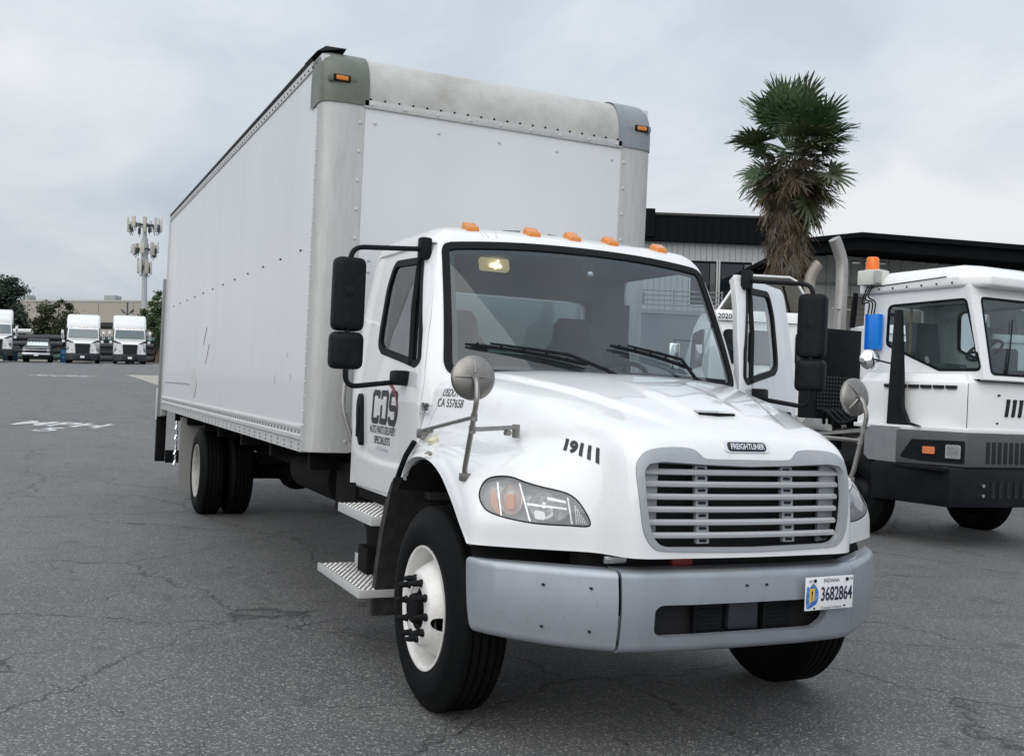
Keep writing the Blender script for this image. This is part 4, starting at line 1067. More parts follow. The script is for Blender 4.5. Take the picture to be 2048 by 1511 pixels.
# ---- wheels
def tyre_profile(hw, r0=.293, r1=.503):
    o = [(r0, hw - .022), (r0 + .014, hw - .010), (r0 + .05, hw + .004), (r0 + .10, hw + .006), (r0 + .135, hw + .001), (r0 + .138, hw - .002), (r0 + .165, hw - .010), (r0 + .19, hw - .026), (r1 - .008, hw - .036), (r1, hw - .048)]
    gr = []
    for c in (.062, .021, -.021, -.062): gr += [(r1, c + .007), (r1 - .012, c + .005), (r1 - .012, c - .005), (r1, c - .007)]
    return o + gr + [(a, -b) for a, b in o[::-1]]
def wheel(x, y, sx, rear=False, steer=True):
    o = Vector((x, y, .500)); ax = Vector((sx, 0, 0))
    w = MB().lathe(tyre_profile(.138), o, ax, 64).build('wheel', M_RUB, T, ang=40)
    if not rear:
        MB().lathe([(.288, .08), (.300, .118), (.307, .128), (.306, .134), (.296, .135), (.286, .126), (.279, .10), (.274, .03), (.268, -.02), (.262, -.03)], o, ax, 64).build('rim', M_WHEEL, w, ang=50)
        pf = np.array([(.264, -.02), (.254, .010), (.236, .062), (.210, .112), (.188, .146), (.174, .160), (.150, .165), (.112, .165), (.108, .158)])
        def disc(a, b):
            r_ = np.interp(a, np.arange(len(pf)), pf[:, 0]); h_ = np.interp(a, np.arange(len(pf)), pf[:, 1])
            return np.stack([o.x + sx * h_, o.y + r_ * np.cos(b), o.z + r_ * np.sin(b)], -1)
        dpch = Patch.from_fn(disc, np.linspace(0, 8, 49), np.linspace(0, 2 * pi, 97)); dpch.faces_up(np.array([sx, 0, 0]))
        g = np.full(len(dpch.A), 1.0)
        for k in range(2):
            t = R(-12) + k * pi if sx < 0 else R(100) + k * pi
            c = np.array([o.y - .215 * cos(t), o.z + .215 * sin(t)])
            g = np.minimum(g, np.linalg.norm((dpch.pos[:, 1:3] - c), axis=1) - .036)
        dpch.clip(-g).mesh('wheel_disc', M_WHEEL, w, rim=.008, ang=50)
        MB().lathe([(.0, -.05), (.26, -.05)], o, ax, 32).build('drum', M_BLACKM, w)
        MB().lathe([(.112, .10), (.108, .130), (.078, .140), (.072, .185), (.062, .195), (0, .195)], o, ax, 32).build('hub', M_CHASS, w)
        for k in range(10):
            t = 2 * pi * k / 10 + .1; p = o + Vector((sx * .163, .146 * cos(t), .146 * sin(t)))
            MB().lathe([(.020, 0), (.020, .010), (.0155, .016), (.015, .044), (.012, .050), (.011, .062), (0, .064)], p, ax, 10).build('lug_nut', M_BLACKP, w)
    else:
        MB().lathe([(.288, .08), (.300, .118), (.307, .128), (.306, .136), (.296, .137), (.284, .126), (.276, .09), (.268, .0), (.25, -.06), (.20, -.085), (.16, -.075), (.12, -.075), (.11, -.03), (.09, .04), (.0, .05)], o, ax, 48).build('rim', M_WHEELD, w, ang=50)
    return w
WY, WRY = 1.021, 8.75
wheel(-1.028, WY, -1); wheel(1.028, WY, 1)
for sx in (-1, 1):
    wheel(sx * 1.058, WRY, sx, True); wheel(sx * .745, WRY, sx, True)

# ---- chassis, tanks, steps
for sx in (-1, 1): MB().bb(sx * .38, sx * .46, .25, YR - .1, .72, .98).build('frame_rail', M_CHASS, T)
for y in (3.3, 4.6, 5.9, 7.2, 8.2, 9.6, 10.8): MB().bb(-1.20, 1.20, y, y + .07, .985, ZB).build('cross_member', M_CHASS, T)
MB().cyl((-1.0, WY, .5), (1.0, WY, .5), .07, n=12).build('front_axle', M_CHASS, T)
ax_ = MB(); ax_.cyl((-.9, WRY, .5), (.9, WRY, .5), .09, n=12); ax_.ball((0, WRY, .5), (.24, .22, .22)); ax_.build('rear_axle', M_CHASS, T)
MB().cyl((0, 2.8, .68), (0, WRY, .52), .06, n=10).build('drive_shaft', M_CHASS, T)
MB().cyl((-.78, 3.75, .86), (-.78, 5.0, .86), .17, n=28).build('air_tank', M_CHASS, T, bevel=.02)
MB().bb(-1.0, -.50, 2.86, 3.35, .70, 1.06).build('battery_box', M_CHASS, T, bevel=.03)
MB().cyl((.82, 2.9, .70), (.82, 4.3, .70), .30, n=28).build('fuel_tank', M_STEEL, T, bevel=.02)
MB().bb(-.45, .45, .35, 2.2, .55, .98).build('engine', M_BLACKM, T, bevel=.08)
MB().bb(-.72, .72, .22, .32, .60, .92).build('front_crossmember', M_BLACKM, T)
for k, (x, y, z) in enumerate(((-.62, .06, .90), (-.28, .05, .885))):
    MB().box((x, y + .03, z - .02), (.11, .03, .035)).build('tow_hook', mat('dull_red', (.22, .02, .02), .5) if k == 1 else M_STEEL, T, bevel=.01)
for sx in (-1, 1):
    MB().bb(sx * 1.27, sx * .62, WRY + .95, WRY + .965, .16, 1.08).build('mud_flap', mat('grey_mud_flap', (.30, .30, .29), .6, noise=(5, .5, (.2, .2, .19))) if sx < 0 else M_BLACKP, T)
    # leaf springs
    sp_ = MB()
    for k in range(5): sp_.tube([(sx * .50, WRY - .7 + k * .09, .78 + .0 * k), (sx * .50, WRY, .62 - k * .014), (sx * .50, WRY + .7 - k * .09, .78)], .02, 6)
    sp_.build('leaf_spring', M_CHASS, T)
# wheel-arch liner and flap at the rear of the front arch
for sx in (-1, 1):
    li = MB(); rr = []
    for t in np.linspace(R(-8), R(172), 25):
        rr.append([(sx * 1.13, 1.10 + .66 * cos(t) * -1, .62 + .60 * sin(t)), (sx * .60, 1.10 - .62 * cos(t), .62 + .62 * sin(t))])
    k = len(rr); li.add([q for r_ in rr for q in r_], [(2 * i, 2 * i + 1, 2 * i + 3, 2 * i + 2) for i in range(k - 1)])
    li.build('arch_liner', M_BLACKM, T, fix=False)
    fp = [(1.545, 1.10), (1.60, 1.06), (1.70, .93), (1.77, .77), (1.83, .56), (1.875, .29), (1.83, .285), (1.77, .56), (1.70, .78), (1.62, .95)]
    MB().prism(fp, 'x', sx * 1.165, sx * .72).build('splash_flap', mat('grubby_black_plastic', (.018, .018, .018), .7, noise=(14, .8, (.055, .052, .048), 8)), T)
# steps: tread plates with raised buttons
def step(x0, x1, y0, y1, z, th):
    s = MB(); s.bb(x0, x1, y0, y1, z - .008, z); s.bb(x0 - .006, x0 + .008, y0, y1, z - th, z + .004); s.bb(x1 - .006, x1, y0 + .03, y1 - .03, z, z + .07)
    s.bb(x0, x1, y0 - .004, y0 + .006, z - th, z + .002)
    so = s.build('step', M_STEEL if False else M_ALUL, T, bevel=.002)
    bt = MB(); ny = int((y1 - y0) / .032); nx = int((x1 - x0) / .032)
    for i in range(ny):
        for j in range(nx):
            cx, cy = x0 + .024 + j * .032 + (.016 if i % 2 else 0), y0 + .02 + i * .032
            if cx < x1 - .018: bt.cyl((cx, cy, z - .001), (cx, cy, z + .006), .0095, .006, n=6)
    bt.build('tread_buttons', M_STEEL, so)['kind'] = 'stuff'
    hl_ = MB()
    for i in range(ny):
        for j in range(nx):
            cx, cy = x0 + .024 + j * .032 + (0 if i % 2 else .016), y0 + .02 + i * .032
            if cx < x1 - .018: hl_.cyl((cx, cy, z + .0005), (cx, cy, z + .0012), .008, n=6)
    hl_.build('tread_holes', M_CHASS, so)['kind'] = 'stuff'
for sx in (-1, 1):
    if sx < 0:
        step(-1.255, -1.02, 1.80, 2.72, .440, .045); step(-1.20, -.98, 1.80, 2.50, .850, .05)
    br = MB(); br.bb(sx * 1.08, sx * .85, 2.25, 2.45, .44, .60); br.prism([(1.95, .84), (2.75, .84), (2.50, .68), (2.42, .44), (2.20, .44), (2.15, .68)], 'x', sx * 1.02, sx * .90)
    br.build('step_bracket', M_CHASS, T, bevel=.01)
    MB().bb(sx * .99, sx * .94, 1.72, 2.78, .86, .96).build('cab_sill', M_CHASS, T)
# grab handle on the cab back and exhaust
MB().tube(path_round([(-1.075, 2.86, 1.80), (-1.10, 2.88, 1.55), (-1.10, 2.88, 1.42), (-1.03, 2.86, 1.22)], .10), .016, 10).build('grab_handle', M_STEEL, T)
MB().box((-1.05, 2.84, 2.02), (.10, .10, .03)).build('handle_bracket', M_STEEL, T, bevel=.004)

# ---- round fender mirrors on tripod stalks
for sx in (-1, 1):
    mr = Vector((sx * 1.135, .56, 1.648)); nf = Vector((sx * .10, -.97, .10)).normalized()
    e1 = Vector((1, 0, 0)); e1 = (e1 - nf * e1.dot(nf)).normalized(); e2 = nf.cross(e1)
    if e2.z < 0: e2 = -e2
    b_ = MB().lathe([(.0, .030), (.035, .029), (.07, .022), (.098, .010), (.104, .003), (.104, -.012), (.100, -.014)], mr, nf, 40)
    mo = b_.build('fender_mirror', M_DSTEEL, T, ang=60)
    MB().lathe([(0, -.013), (.100, -.013)], mr, nf, 32).build('mirror_glass', M_CHROME, mo)
    ribs = MB(); a0 = 0 if sx < 0 else R(45)
    for k in range(4):
        t = a0 + k * pi / 2; d_ = e1 * cos(t) + e2 * sin(t)
        ribs.tube([mr + nf * .031 + d_ * .02, mr + nf * .026 + d_ * .055, mr + nf * .014 + d_ * .092], [.006, .005, .002], 6)
    ribs.cyl(mr + nf * .02, mr + nf * .045, .018, n=12); ribs.build('mirror_ribs', M_DSTEEL, mo)
    top_ = mr + nf * .05 + Vector((0, 0, -.01)); foot = Vector((sx * 1.142, .590, 1.190))
    elbow = mr + Vector((sx * .012, -.085, -.10))
    MB().tube(path_round([mr + nf * .03, top_ + Vector((0, -.01, -.02)), elbow, foot + Vector((sx * .01, -.02, .04)), foot], .03), .0125, 10).build('mirror_stalk', M_DSTEEL, mo)
    cl = elbow + (foot - elbow) * .22; cl2 = elbow + (foot - elbow) * .38
    f1 = Vector((sx * .888, .60, 1.395)); f2 = Vector((sx * 1.06, 1.42, 1.345))
    legs = MB(); legs.tube([cl2, f1 + Vector((0, 0, .03))], .0105, 8); legs.tube([cl, f2 + Vector((0, -.02, .02))], .0105, 8)
    for c_ in (cl, cl2): legs.cyl(c_ + Vector((0, 0, -.018)), c_ + Vector((0, 0, .018)), .016, n=10)
    mid1 = cl2 + (f1 - cl2) * .75; legs.cyl(mid1, mid1 + (f1 - mid1).normalized() * .03, .013, n=8)
    mid2 = cl + (f2 - cl) * .8; legs.cyl(mid2, mid2 + (f2 - mid2).normalized() * .03, .013, n=8)
    legs.build('mirror_brace', M_DSTEEL, mo)
    for q_, d_ in ((f1 + Vector((0, 0, .012)), (.030, .03, .065)), (foot + Vector((sx * -.004, 0, 0)), (.05, .05, .035)), (f2, (.04, .08, .05))):
        MB().box(q_, d_).build('stalk_foot', M_DSTEEL, mo, bevel=.005)
# black seal strip along the rear edge of the front arch
MB().tube([(-1.09, 1.455, 1.300), (-1.12, 1.50, 1.22), (-1.13, 1.56, 1.13), (-1.13, 1.66, 1.0)], .016, 8).build('arch_seal', M_SEAL, T)

# ================================================================== GROUND
def asphalt():
    m = bpy.data.materials.new('worn_asphalt'); m.use_nodes = True; t = m.node_tree; b = t.nodes['Principled BSDF']
    N = t.nodes.new; Lk = t.links.new
    co = N('ShaderNodeTexCoord')
    def noise(sc, det=4, rough=.6, vec=None):
        n = N('ShaderNodeTexNoise'); n.inputs['Scale'].default_value = sc; n.inputs['Detail'].default_value = det; n.inputs['Roughness'].default_value = rough
        Lk(vec if vec else co.outputs['Object'], n.inputs['Vector']); return n
    def ramp(src, p0, p1, c0, c1):
        r_ = N('ShaderNodeValToRGB'); r_.color_ramp.elements[0].position = p0; r_.color_ramp.elements[1].position = p1
        r_.color_ramp.elements[0].color = (*c0, 1); r_.color_ramp.elements[1].color = (*c1, 1); Lk(src, r_.inputs[0]); return r_
    def mix(f, a_, b_, mode='MIX'):
        x = N('ShaderNodeMix'); x.data_type = 'RGBA'; x.blend_type = mode
        if isinstance(f, float): x.inputs[0].default_value = f
        else: Lk(f, x.inputs[0])
        for k, v in ((6, a_), (7, b_)):
            if isinstance(v, tuple): x.inputs[k].default_value = (*v, 1)
            else: Lk(v, x.inputs[k])
        return x.outputs[2]
    big = ramp(noise(.35, 5).outputs['Fac'], .35, .7, (.066, .068, .071), (.104, .104, .103))
    blot = ramp(noise(1.7, 6, .7).outputs['Fac'], .42, .72, (0, 0, 0), (1, 1, 1))
    c = mix(blot.outputs[0], big.outputs[0], mix(.5, big.outputs[0], (.15, .147, .14)))
    # tyre polish running the length of the lot
    mp = N('ShaderNodeMapping'); mp.inputs['Rotation'].default_value = (0, 0, YAW - .25); mp.inputs['Scale'].default_value = (.55, .04, 1); Lk(co.outputs['Object'], mp.inputs[0])
    band = ramp(noise(1.0, 3, .5, mp.outputs[0]).outputs['Fac'], .50, .72, (0, 0, 0), (1, 1, 1))
    c = mix(band.outputs[0], c, mix(.35, c, (.05, .05, .052)))
    # aggregate: pale and dark chips
    vo = N('ShaderNodeTexVoronoi'); vo.inputs['Scale'].default_value = 112; vo.inputs['Randomness'].default_value = 1; Lk(co.outputs['Object'], vo.inputs['Vector'])
    sepc = N('ShaderNodeSeparateColor'); Lk(vo.outputs['Color'], sepc.inputs[0])
    chip = ramp(sepc.outputs[0], .80, .93, (0, 0, 0), (1, 1, 1))
    c = mix(chip.outputs[0], c, mix(.60, c, (.46, .45, .43)))
    chd = ramp(sepc.outputs[1], .72, .9, (0, 0, 0), (1, 1, 1))
    c = mix(chd.outputs[0], c, mix(.62, c, (.02, .02, .022)))
    fine = noise(70, 3, .8); c = mix(.5, c, ramp(fine.outputs['Fac'], .25, .8, (.18, .18, .18), (1.72, 1.72, 1.72)).outputs[0], 'MULTIPLY')
    # oil spots
    oil = ramp(noise(2.6, 2, .4).outputs['Fac'], .66, .74, (0, 0, 0), (1, 1, 1)); c = mix(oil.outputs[0], c, mix(.6, c, (.025, .025, .027)))
    # cracks
    nz = noise(1.3, 6, .62); add = N('ShaderNodeVectorMath'); add.operation = 'MULTIPLY_ADD'; add.inputs[1].default_value = (.85, .85, 0); Lk(nz.outputs['Color'], add.inputs[0]); Lk(co.outputs['Object'], add.inputs[2])
    def crack(sc, w, p0, p1, mscale):
        v = N('ShaderNodeTexVoronoi'); v.feature = 'DISTANCE_TO_EDGE'; v.inputs['Scale'].default_value = sc; Lk(add.outputs[0], v.inputs['Vector'])
        lo = ramp(v.outputs['Distance'], w * .35, w, (1, 1, 1), (0, 0, 0))
        mk = ramp(noise(mscale, 3, .6).outputs['Fac'], p0, p1, (0, 0, 0), (1, 1, 1))
        mm = N('ShaderNodeMath'); mm.operation = 'MULTIPLY'; Lk(lo.outputs[0], mm.inputs[0]); Lk(mk.outputs[0], mm.inputs[1]); return mm.outputs[0]
    k1 = crack(.42, .0050, .32, .42, .5); k2 = crack(1.1, .0062, .46, .56, .8)
    kk = N('ShaderNodeMath'); kk.operation = 'MAXIMUM'; Lk(k1, kk.inputs[0]); Lk(k2, kk.inputs[1])
    c = mix(kk.outputs[0], c, (.008, .008, .008))
    Lk(c, b.inputs['Base Color'])
    b.inputs['Roughness'].default_value = .60; b.inputs['Specular IOR Level'].default_value = .6; b.inputs['Sheen Weight'].default_value = .14; b.inputs['Sheen Roughness'].default_value = .28; b.inputs['Sheen Tint'].default_value = (.8, .8, .8, 1)
    hs = N('ShaderNodeMath'); hs.operation = 'MULTIPLY_ADD'; hs.inputs[1].default_value = -2.5; Lk(kk.outputs[0], hs.inputs[0])
    hv = N('ShaderNodeMath'); hv.operation = 'ADD'; Lk(sepc.outputs[0], hv.inputs[0]); Lk(fine.outputs['Fac'], hv.inputs[1]); Lk(hv.outputs[0], hs.inputs[2])
    bu = N('ShaderNodeBump'); bu.inputs['Strength'].default_value = .55; bu.inputs['Distance'].default_value = .006; Lk(hs.outputs[0], bu.inputs['Height']); Lk(bu.outputs[0], b.inputs['Normal'])
    return m
M_ASPH = asphalt()
ls = np.unique(np.concatenate([np.linspace(-420, -60, 13), np.linspace(-60, 30, 31), np.linspace(30, 420, 13)]))
ds = np.unique(np.concatenate([np.linspace(-120, 8, 9), np.linspace(8, 24, 33), np.linspace(24, 100, 39), np.linspace(100, 900, 17)]))
gv, gf = [], []
for l in ls:
    for d in ds:
        x, y = LD(l, d); gv.append((x, y, gz(x, y)))
nd = len(ds)
for i in range(len(ls) - 1):
    for j in range(nd - 1): gf.append((i * nd + j, i * nd + j + 1, (i + 1) * nd + j + 1, (i + 1) * nd + j))
g_ = MB().add(gv, gf).build('ground', M_ASPH, ang=80); tag(g_, kind='structure')
# painted marks, worn thin
m_paint = mat('worn_road_paint', (.62, .63, .63), .7, noise=(5, .9, (.17, .17, .17), 10))
def on_ground(l, d, h=.006):
    x, y = LD(l, d); return Vector((x, y, gz(x, y) + h))
def ground_text(body, l, d, size, ys):
    vs, fs = text_mesh(body, size=size, bold=.03 * size, cuts=2)
    me = bpy.data.meshes.new('painted_lettering'); me.from_pydata([tuple(on_ground(l + v[0], d + v[1] * ys)) for v in vs], [], fs); me.materials.append(m_paint)
    tag(link('painted_lettering', me), kind='structure')
ground_text('MPH', -9.85, 23.15, .98, 1.5)
ground_text('5', -9.6, 21.9, .9, 1.3)
ground_text('SLOW', -20.8, 48.6, .95, 2.2)
def strip(name, pts, w, m=m_paint, h=.006):
    P = [on_ground(*q, h) for q in pts]; vs = []
    for i, p in enumerate(P):
        t = (P[min(i + 1, len(P) - 1)] - P[max(i - 1, 0)]); n = Vector((-t.y, t.x, 0)).normalized() * w / 2; vs += [p + n, p - n]
    o = MB().add(vs, [(2 * i, 2 * i + 1, 2 * i + 3, 2 * i + 2) for i in range(len(P) - 1)]).build(name, m, fix=False); tag(o, kind='structure'); return o
for l in (-41.2, -37.95, -34.6, -30.6, -26.9): strip('parking_line', [(l * .955, 75.2), (l * .97, 78), (l, 83)], .14)
MC = mat('pale_concrete', (.36, .34, .30), .85, noise=(2, .4, (.28, .27, .25), 8))
cp = MB(); cc = [(-19.3, 52.5), (-13.9, 41.5), (-10.5, 52.5)]
pts3 = []
for k in range(9):
    t = k / 8; a = (cc[0][0] * (1 - t) + cc[1][0] * t, cc[0][1] * (1 - t) + cc[1][1] * t); b2 = (cc[2][0], cc[0][1] * (1 - t) + cc[1][1] * t)
    pts3 += [on_ground(*a, .01), on_ground(*b2, .01)]
cp.add(pts3, [(2 * i, 2 * i + 1, 2 * i + 3, 2 * i + 2) for i in range(8)]); tag(cp.build('pavement', MC, fix=False), kind='structure')

# loose grit on the paving
gr_ = random.Random(3); gm_ = MB()
for k in range(900):
    x, y = gr_.uniform(-3.6, 4.2), gr_.uniform(-2.2, 4.5)
    if -1.3 < x < 1.3 and y > .2: continue
    s_ = gr_.uniform(.0025, .0065); k0 = len(gm_.v); a0 = gr_.uniform(0, 6.3)
    gm_.v += [(x + s_ * cos(a0 + t) * gr_.uniform(.7, 1.2), y + s_ * sin(a0 + t) * gr_.uniform(.7, 1.2), -.001) for t in (0, 1.6, 3.1, 4.7)] + [(x, y, s_ * gr_.uniform(.6, 1.2))]
    gm_.f += [(k0 + i, k0 + (i + 1) % 4, k0 + 4) for i in range(4)]
tag(gm_.build('loose_grit', mat('grit_stone', (.30, .29, .27), .9), None, fix=False, smooth=False), 'loose pale grit scattered on the asphalt round the truck', 'grit', kind='stuff')

# ================================================================== YARD TRACTOR
YT = empty('yard_tractor', (7.7, 4.95, 0))
tag(YT, 'white yard tractor with orange beacon and tall exhaust stack, at right', 'yard tractor')
def y_(s): return s.xf(lambda v: Vector((v.x - 7.7, v.y - 4.95, v.z)))
m_ygrey = mat('charcoal_bumper_plastic', (.085, .088, .092), .5, noise=(8, .5, (.06, .06, .06)))
m_ygal = mat('galvanised_sheet', (.33, .34, .35), .42, .35, noise=(5, .6, (.22, .22, .23), 8))
m_yblk = mat('black_steel', (.006, .007, .010), .45, 0, 0, .2, noise=(6, .5, (.02, .02, .022)))
m_ywh = paint_white('tractor_white', (.84, .845, .85), .05, .3)
# bumper
bpl = [(6.46, 6.02), (6.60, 4.92), (7.05, 4.87), (8.35, 4.87), (8.80, 4.92), (8.94, 6.02), (8.80, 6.02), (8.70, 5.02), (6.70, 5.02), (6.60, 6.02)]
yb_ = y_(MB().prism(bpl, 'z', .49, .93)).build('bumper', m_yblk, YT, bevel=.02)
for k in range(9):
    x = 7.20 + k * .125
    y_(MB().bb(x, x + .055, 4.862, 4.90, .60, .80)).build('bumper_slot', M_BLACKM, YT)
for z in (.63, .745):
    y_(MB().cyl((7.06, 4.872, z), (7.06, 4.850, z), .022, n=10)).build('bumper_bolt', M_STEEL, YT)
y_(MB().bb(6.50, 8.90, 4.96, 6.0, .90, .945)).build('bumper_top', m_yblk, YT, bevel=.01)
# grey lamp panel
gpl = [(6.50, 5.66), (6.86, 4.935), (8.54, 4.935), (8.90, 5.66), (8.80, 5.66), (8.48, 5.0), (6.92, 5.0), (6.60, 5.66)]
y_(MB().prism(gpl, 'z', .95, 1.34)).build('lamp_panel', m_ygrey, YT, bevel=.012)
A_, B_ = Vector((6.50, 5.66, 0)), Vector((6.86, 4.935, 0)); ed = (B_ - A_); ln = ed.length; ed.normalize(); nn2 = Vector((ed.y, -ed.x, 0))
if nn2.x > 0: nn2 = -nn2
def yp(u, z, o): return A_ + ed * u + nn2 * o + Vector((0, 0, z))
def yflat(name, poly, o0, o1, mm, par=YT, bevel=0):
    n = len(poly); m = MB().add([yp(u, z, o0) for u, z in poly] + [yp(u, z, o1) for u, z in poly], [(i, (i + 1) % n, n + (i + 1) % n, n + i) for i in range(n)] + [tuple(range(n)), tuple(range(2 * n - 1, n - 1, -1))])
    return y_(m).build(name, mm, par, bevel=bevel)
yflat('lamp_bezel', fillet([(.04, 1.02), (.18, 1.24), (.79, 1.25), (.79, .985), (.30, .99)], .03), .004, -.03, M_BLACKP)
yflat('turn_lamp', fillet([(.315, 1.08), (.455, 1.08), (.455, 1.165), (.315, 1.165)], .015), .022, -.02, mat('salmon_lens', (.75, .22, .10), .25, 0, .5))
hl2 = yflat('headlamp', fillet([(.575, 1.04), (.745, 1.04), (.745, 1.20), (.575, 1.20)], .02), .014, -.03, M_REFL)
yflat('headlamp_lens', fillet([(.59, 1.05), (.735, 1.05), (.735, 1.19), (.59, 1.19)], .02), .024, .016, M_LENS, hl2)
yflat('headlamp_shade', [(.60, 1.115), (.73, 1.11), (.73, 1.125), (.60, 1.13)], .018, -.01, M_HLB, hl2)
for k in range(9):
    x = 7.17 + k * .095
    y_(MB().bb(x, x + .058, 4.925, 4.96, .995, 1.25)).build('panel_slot', M_BLACKM, YT, bevel=.01)
y_(MB().prism([(6.50, 5.665), (6.50, 5.95), (6.60, 6.30), (6.70, 6.30), (6.60, 5.665)], 'z', .95, 1.375)).build('fender_sheet', m_ygal, YT)
# white lower body with slanted sides
def ring(z, o=0): return [(6.60 + o, 6.44, z), (6.91 + o * .7, 5.0 + o, z), (8.49 - o * .7, 5.0 + o, z), (8.80 - o, 6.44, z)]
yb2 = MB().loft([ring(1.345), ring(1.42, -.006), ring(1.46), ring(1.70), ring(1.93, .03), ring(2.04, .14)])
y_(yb2).build('body', m_ywh, YT, bevel=.018, seg=3)
y_(MB().prism([(6.56, 6.46), (6.56, 5.62), (6.90, 4.97), (8.50, 4.97), (8.84, 5.62), (8.84, 6.46)], 'z', 1.345, 1.40)).build('deck_edge', m_ywh, YT, bevel=.012)
P0, P1 = Vector((6.60, 6.44, 0)), Vector((6.91, 5.0, 0)); sd = (P1 - P0).normalized(); sn = Vector((sd.y, -sd.x, 0)); sn = sn if sn.x < 0 else -sn
for k in range(6):
    c_ = P0 + sd * (.44 + k * .165) + sn * -.014 + Vector((0, 0, 1.875))
    mm = Matrix((sd, sn, Vector((0, 0, 1)))).transposed()
    y_(MB().box(c_, (.135, .05, .038), mm)).build('side_slot', M_BLACKM, YT)
for k in range(6):
    x = 7.52 + k * .11; s_ = MB().prism([(x, 1.55), (x + .05, 1.55), (x + .085, 1.76), (x + .035, 1.76)], 'y', 4.985, 5.03); y_(s_).build('front_slot', M_BLACKM, YT, bevel=.006)
for q in ((7.42, 1.80), (7.40, 1.47)): y_(MB().cyl((q[0], 5.01, q[1]), (q[0], 4.985, q[1]), .012, n=8)).build('panel_screw', M_BLACKM, YT)
# cab: pillars, panes and roof
XR, XL, YBK = 7.10, 8.36, 6.92
side_win = [(6.50, 2.93), (5.24, 2.95), (4.955, 2.07), (5.60, 2.07), (6.50, 2.40)]
cabside = [(YBK, 1.98), (4.925, 1.98), (5.20, 3.10), (YBK, 3.10)]
for x, s1 in ((XR, 1), (XL, -1)):
    so = fillet(side_win, [.10, .09, .07, .05, .09]); n = len(so)
    gso = sdf(so)
    pt = Patch.from_fn(lambda a, b: np.stack([np.full_like(a, x) + (3.1 - b) * -.02 * s1, a, b], -1), np.linspace(4.90, YBK, 81), np.linspace(1.98, 3.10, 61))
    pt.faces_up(np.array([-s1, 0, 0]))
    gcab = sdf(cabside)(pt.pos[:, [1, 2]])
    pt = pt.clip(gcab); gg = gso(pt.pos[:, [1, 2]])
    def sh(v): return Vector((v.x - 7.7, v.y - 4.95, v.z))
    pt.clip(-gg).mesh('cab_side', m_ywh, YT, rim=.05, xf=sh)
    pw = pt.clip(gg); g2 = gso(pw.pos[:, [1, 2]])
    pw.clip(-(g2 + .03)).mesh('window_seal', M_SEAL, YT, off=.004, rim=.02, xf=sh)
    pw.clip(g2 + .026).mesh('side_window', M_SGLASS, YT, off=-.004, xf=sh)
y_(MB().bb(XR + .05, XL - .05, YBK - .04, YBK, 1.98, 2.35)).build('cab_back', m_ywh, YT)
y_(MB().bb(XR + .05, XL - .05, YBK - .04, YBK, 2.95, 3.10)).build('cab_back', m_ywh, YT)
for x in (XR + .05, XL - .25): y_(MB().bb(x, x + .20, YBK - .04, YBK, 2.35, 2.95)).build('cab_back', m_ywh, YT)
wsz = [(7.20, 2.03), (8.26, 2.03), (8.22, 2.97), (7.235, 2.97)]
wf = sdf(fillet(wsz, .07))
pt = Patch.from_fn(lambda a, b: np.stack([a, 4.925 + (b - 1.98) * .245, b], -1), np.linspace(XR - .02, XL + .02, 61), np.linspace(1.98, 3.10, 61)); pt.faces_up(np.array([0, -1, 0]))
gg = wf(pt.pos[:, [0, 2]])
pt.clip(-gg).mesh('cab_front', m_ywh, YT, rim=.05, xf=sh)
pw = pt.clip(gg); g2 = wf(pw.pos[:, [0, 2]]); pw.clip(-(g2 + .03)).mesh('windscreen_seal', M_SEAL, YT, off=.004, rim=.02, xf=sh); pw.clip(g2 + .026).mesh('windscreen', M_GLASS, YT, off=-.004, xf=sh)
def rr(z, o, f): return [(XR - .06 + o, YBK + .05 - o * .3, z), (XR - .06 + o, 5.32 + o * .5, z), (XR + .14 + o, 5.02 + f, z), (XL - .14 - o, 5.02 + f, z), (XL + .06 - o, 5.32 + o * .5, z), (XL + .06 - o, YBK + .05 - o * .3, z)]
y_(MB().loft([rr(3.085, .02, .02), rr(3.11, 0, 0), rr(3.20, 0, .0), rr(3.30, .07, .10), rr(3.36, .16, .30)])).build('cab_roof', m_ywh, YT, bevel=.015, seg=3)
y_(MB().tube([(XR - .066, 6.8, 3.17), (XR - .066, 5.5, 3.215)], .006, 6)).build('roof_seam', M_CHASS, YT)
y_(MB().bb(XR + .06, XL - .06, 5.25, YBK - .05, 3.055, 3.08)).build('headliner', mat('pale_liner', (.45, .46, .44), .8), YT)
y_(MB().bb(XR + .03, XL - .03, 5.05, YBK, 1.96, 1.99)).build('cab_floor', M_INTD, YT)
st = MB(); st.box((7.75, 6.25, 2.13), (.52, .50, .14)); sx_ = y_(st).build('seat', mat('seat_grey', (.20, .205, .21), .6), YT, bevel=.04)
sb_ = MB(); sb_.box((7.75, 6.52, 2.44), (.50, .13, .60), Matrix.Rotation(R(-8), 3, 'X')); y_(sb_).build('seat_back', mat('seat_grey2', (.17, .175, .18), .6), sx_, bevel=.05)
y_(MB().box((7.75, 5.22, 2.06), (1.05, .26, .12))).build('dashboard', M_INTD, YT, bevel=.03)
c_ = Vector((7.78, 5.55, 2.36)); ax = Vector((0, .55, .83)); e1 = Vector((1, 0, 0)); e2 = ax.cross(e1)
sw = MB(); sw.tube([c_ + (e1 * cos(t) + e2 * sin(t)) * .22 for t in np.linspace(0, 2 * pi, 33)], .018, 8); sw.cyl(c_ - ax * .35, c_, .05, n=10)
for t in (R(20), R(160), R(270)): sw.tube([c_, c_ + (e1 * cos(t) + e2 * sin(t)) * .21], .018, 6)
y_(sw).build('steering_wheel', M_INTD, YT)
y_(MB().tube([(7.30, 6.30, 2.05), (7.30, 6.30, 2.9)], .018, 8)).build('grab_rail', mat('yellow_rail', (.45, .30, .06), .5), YT)
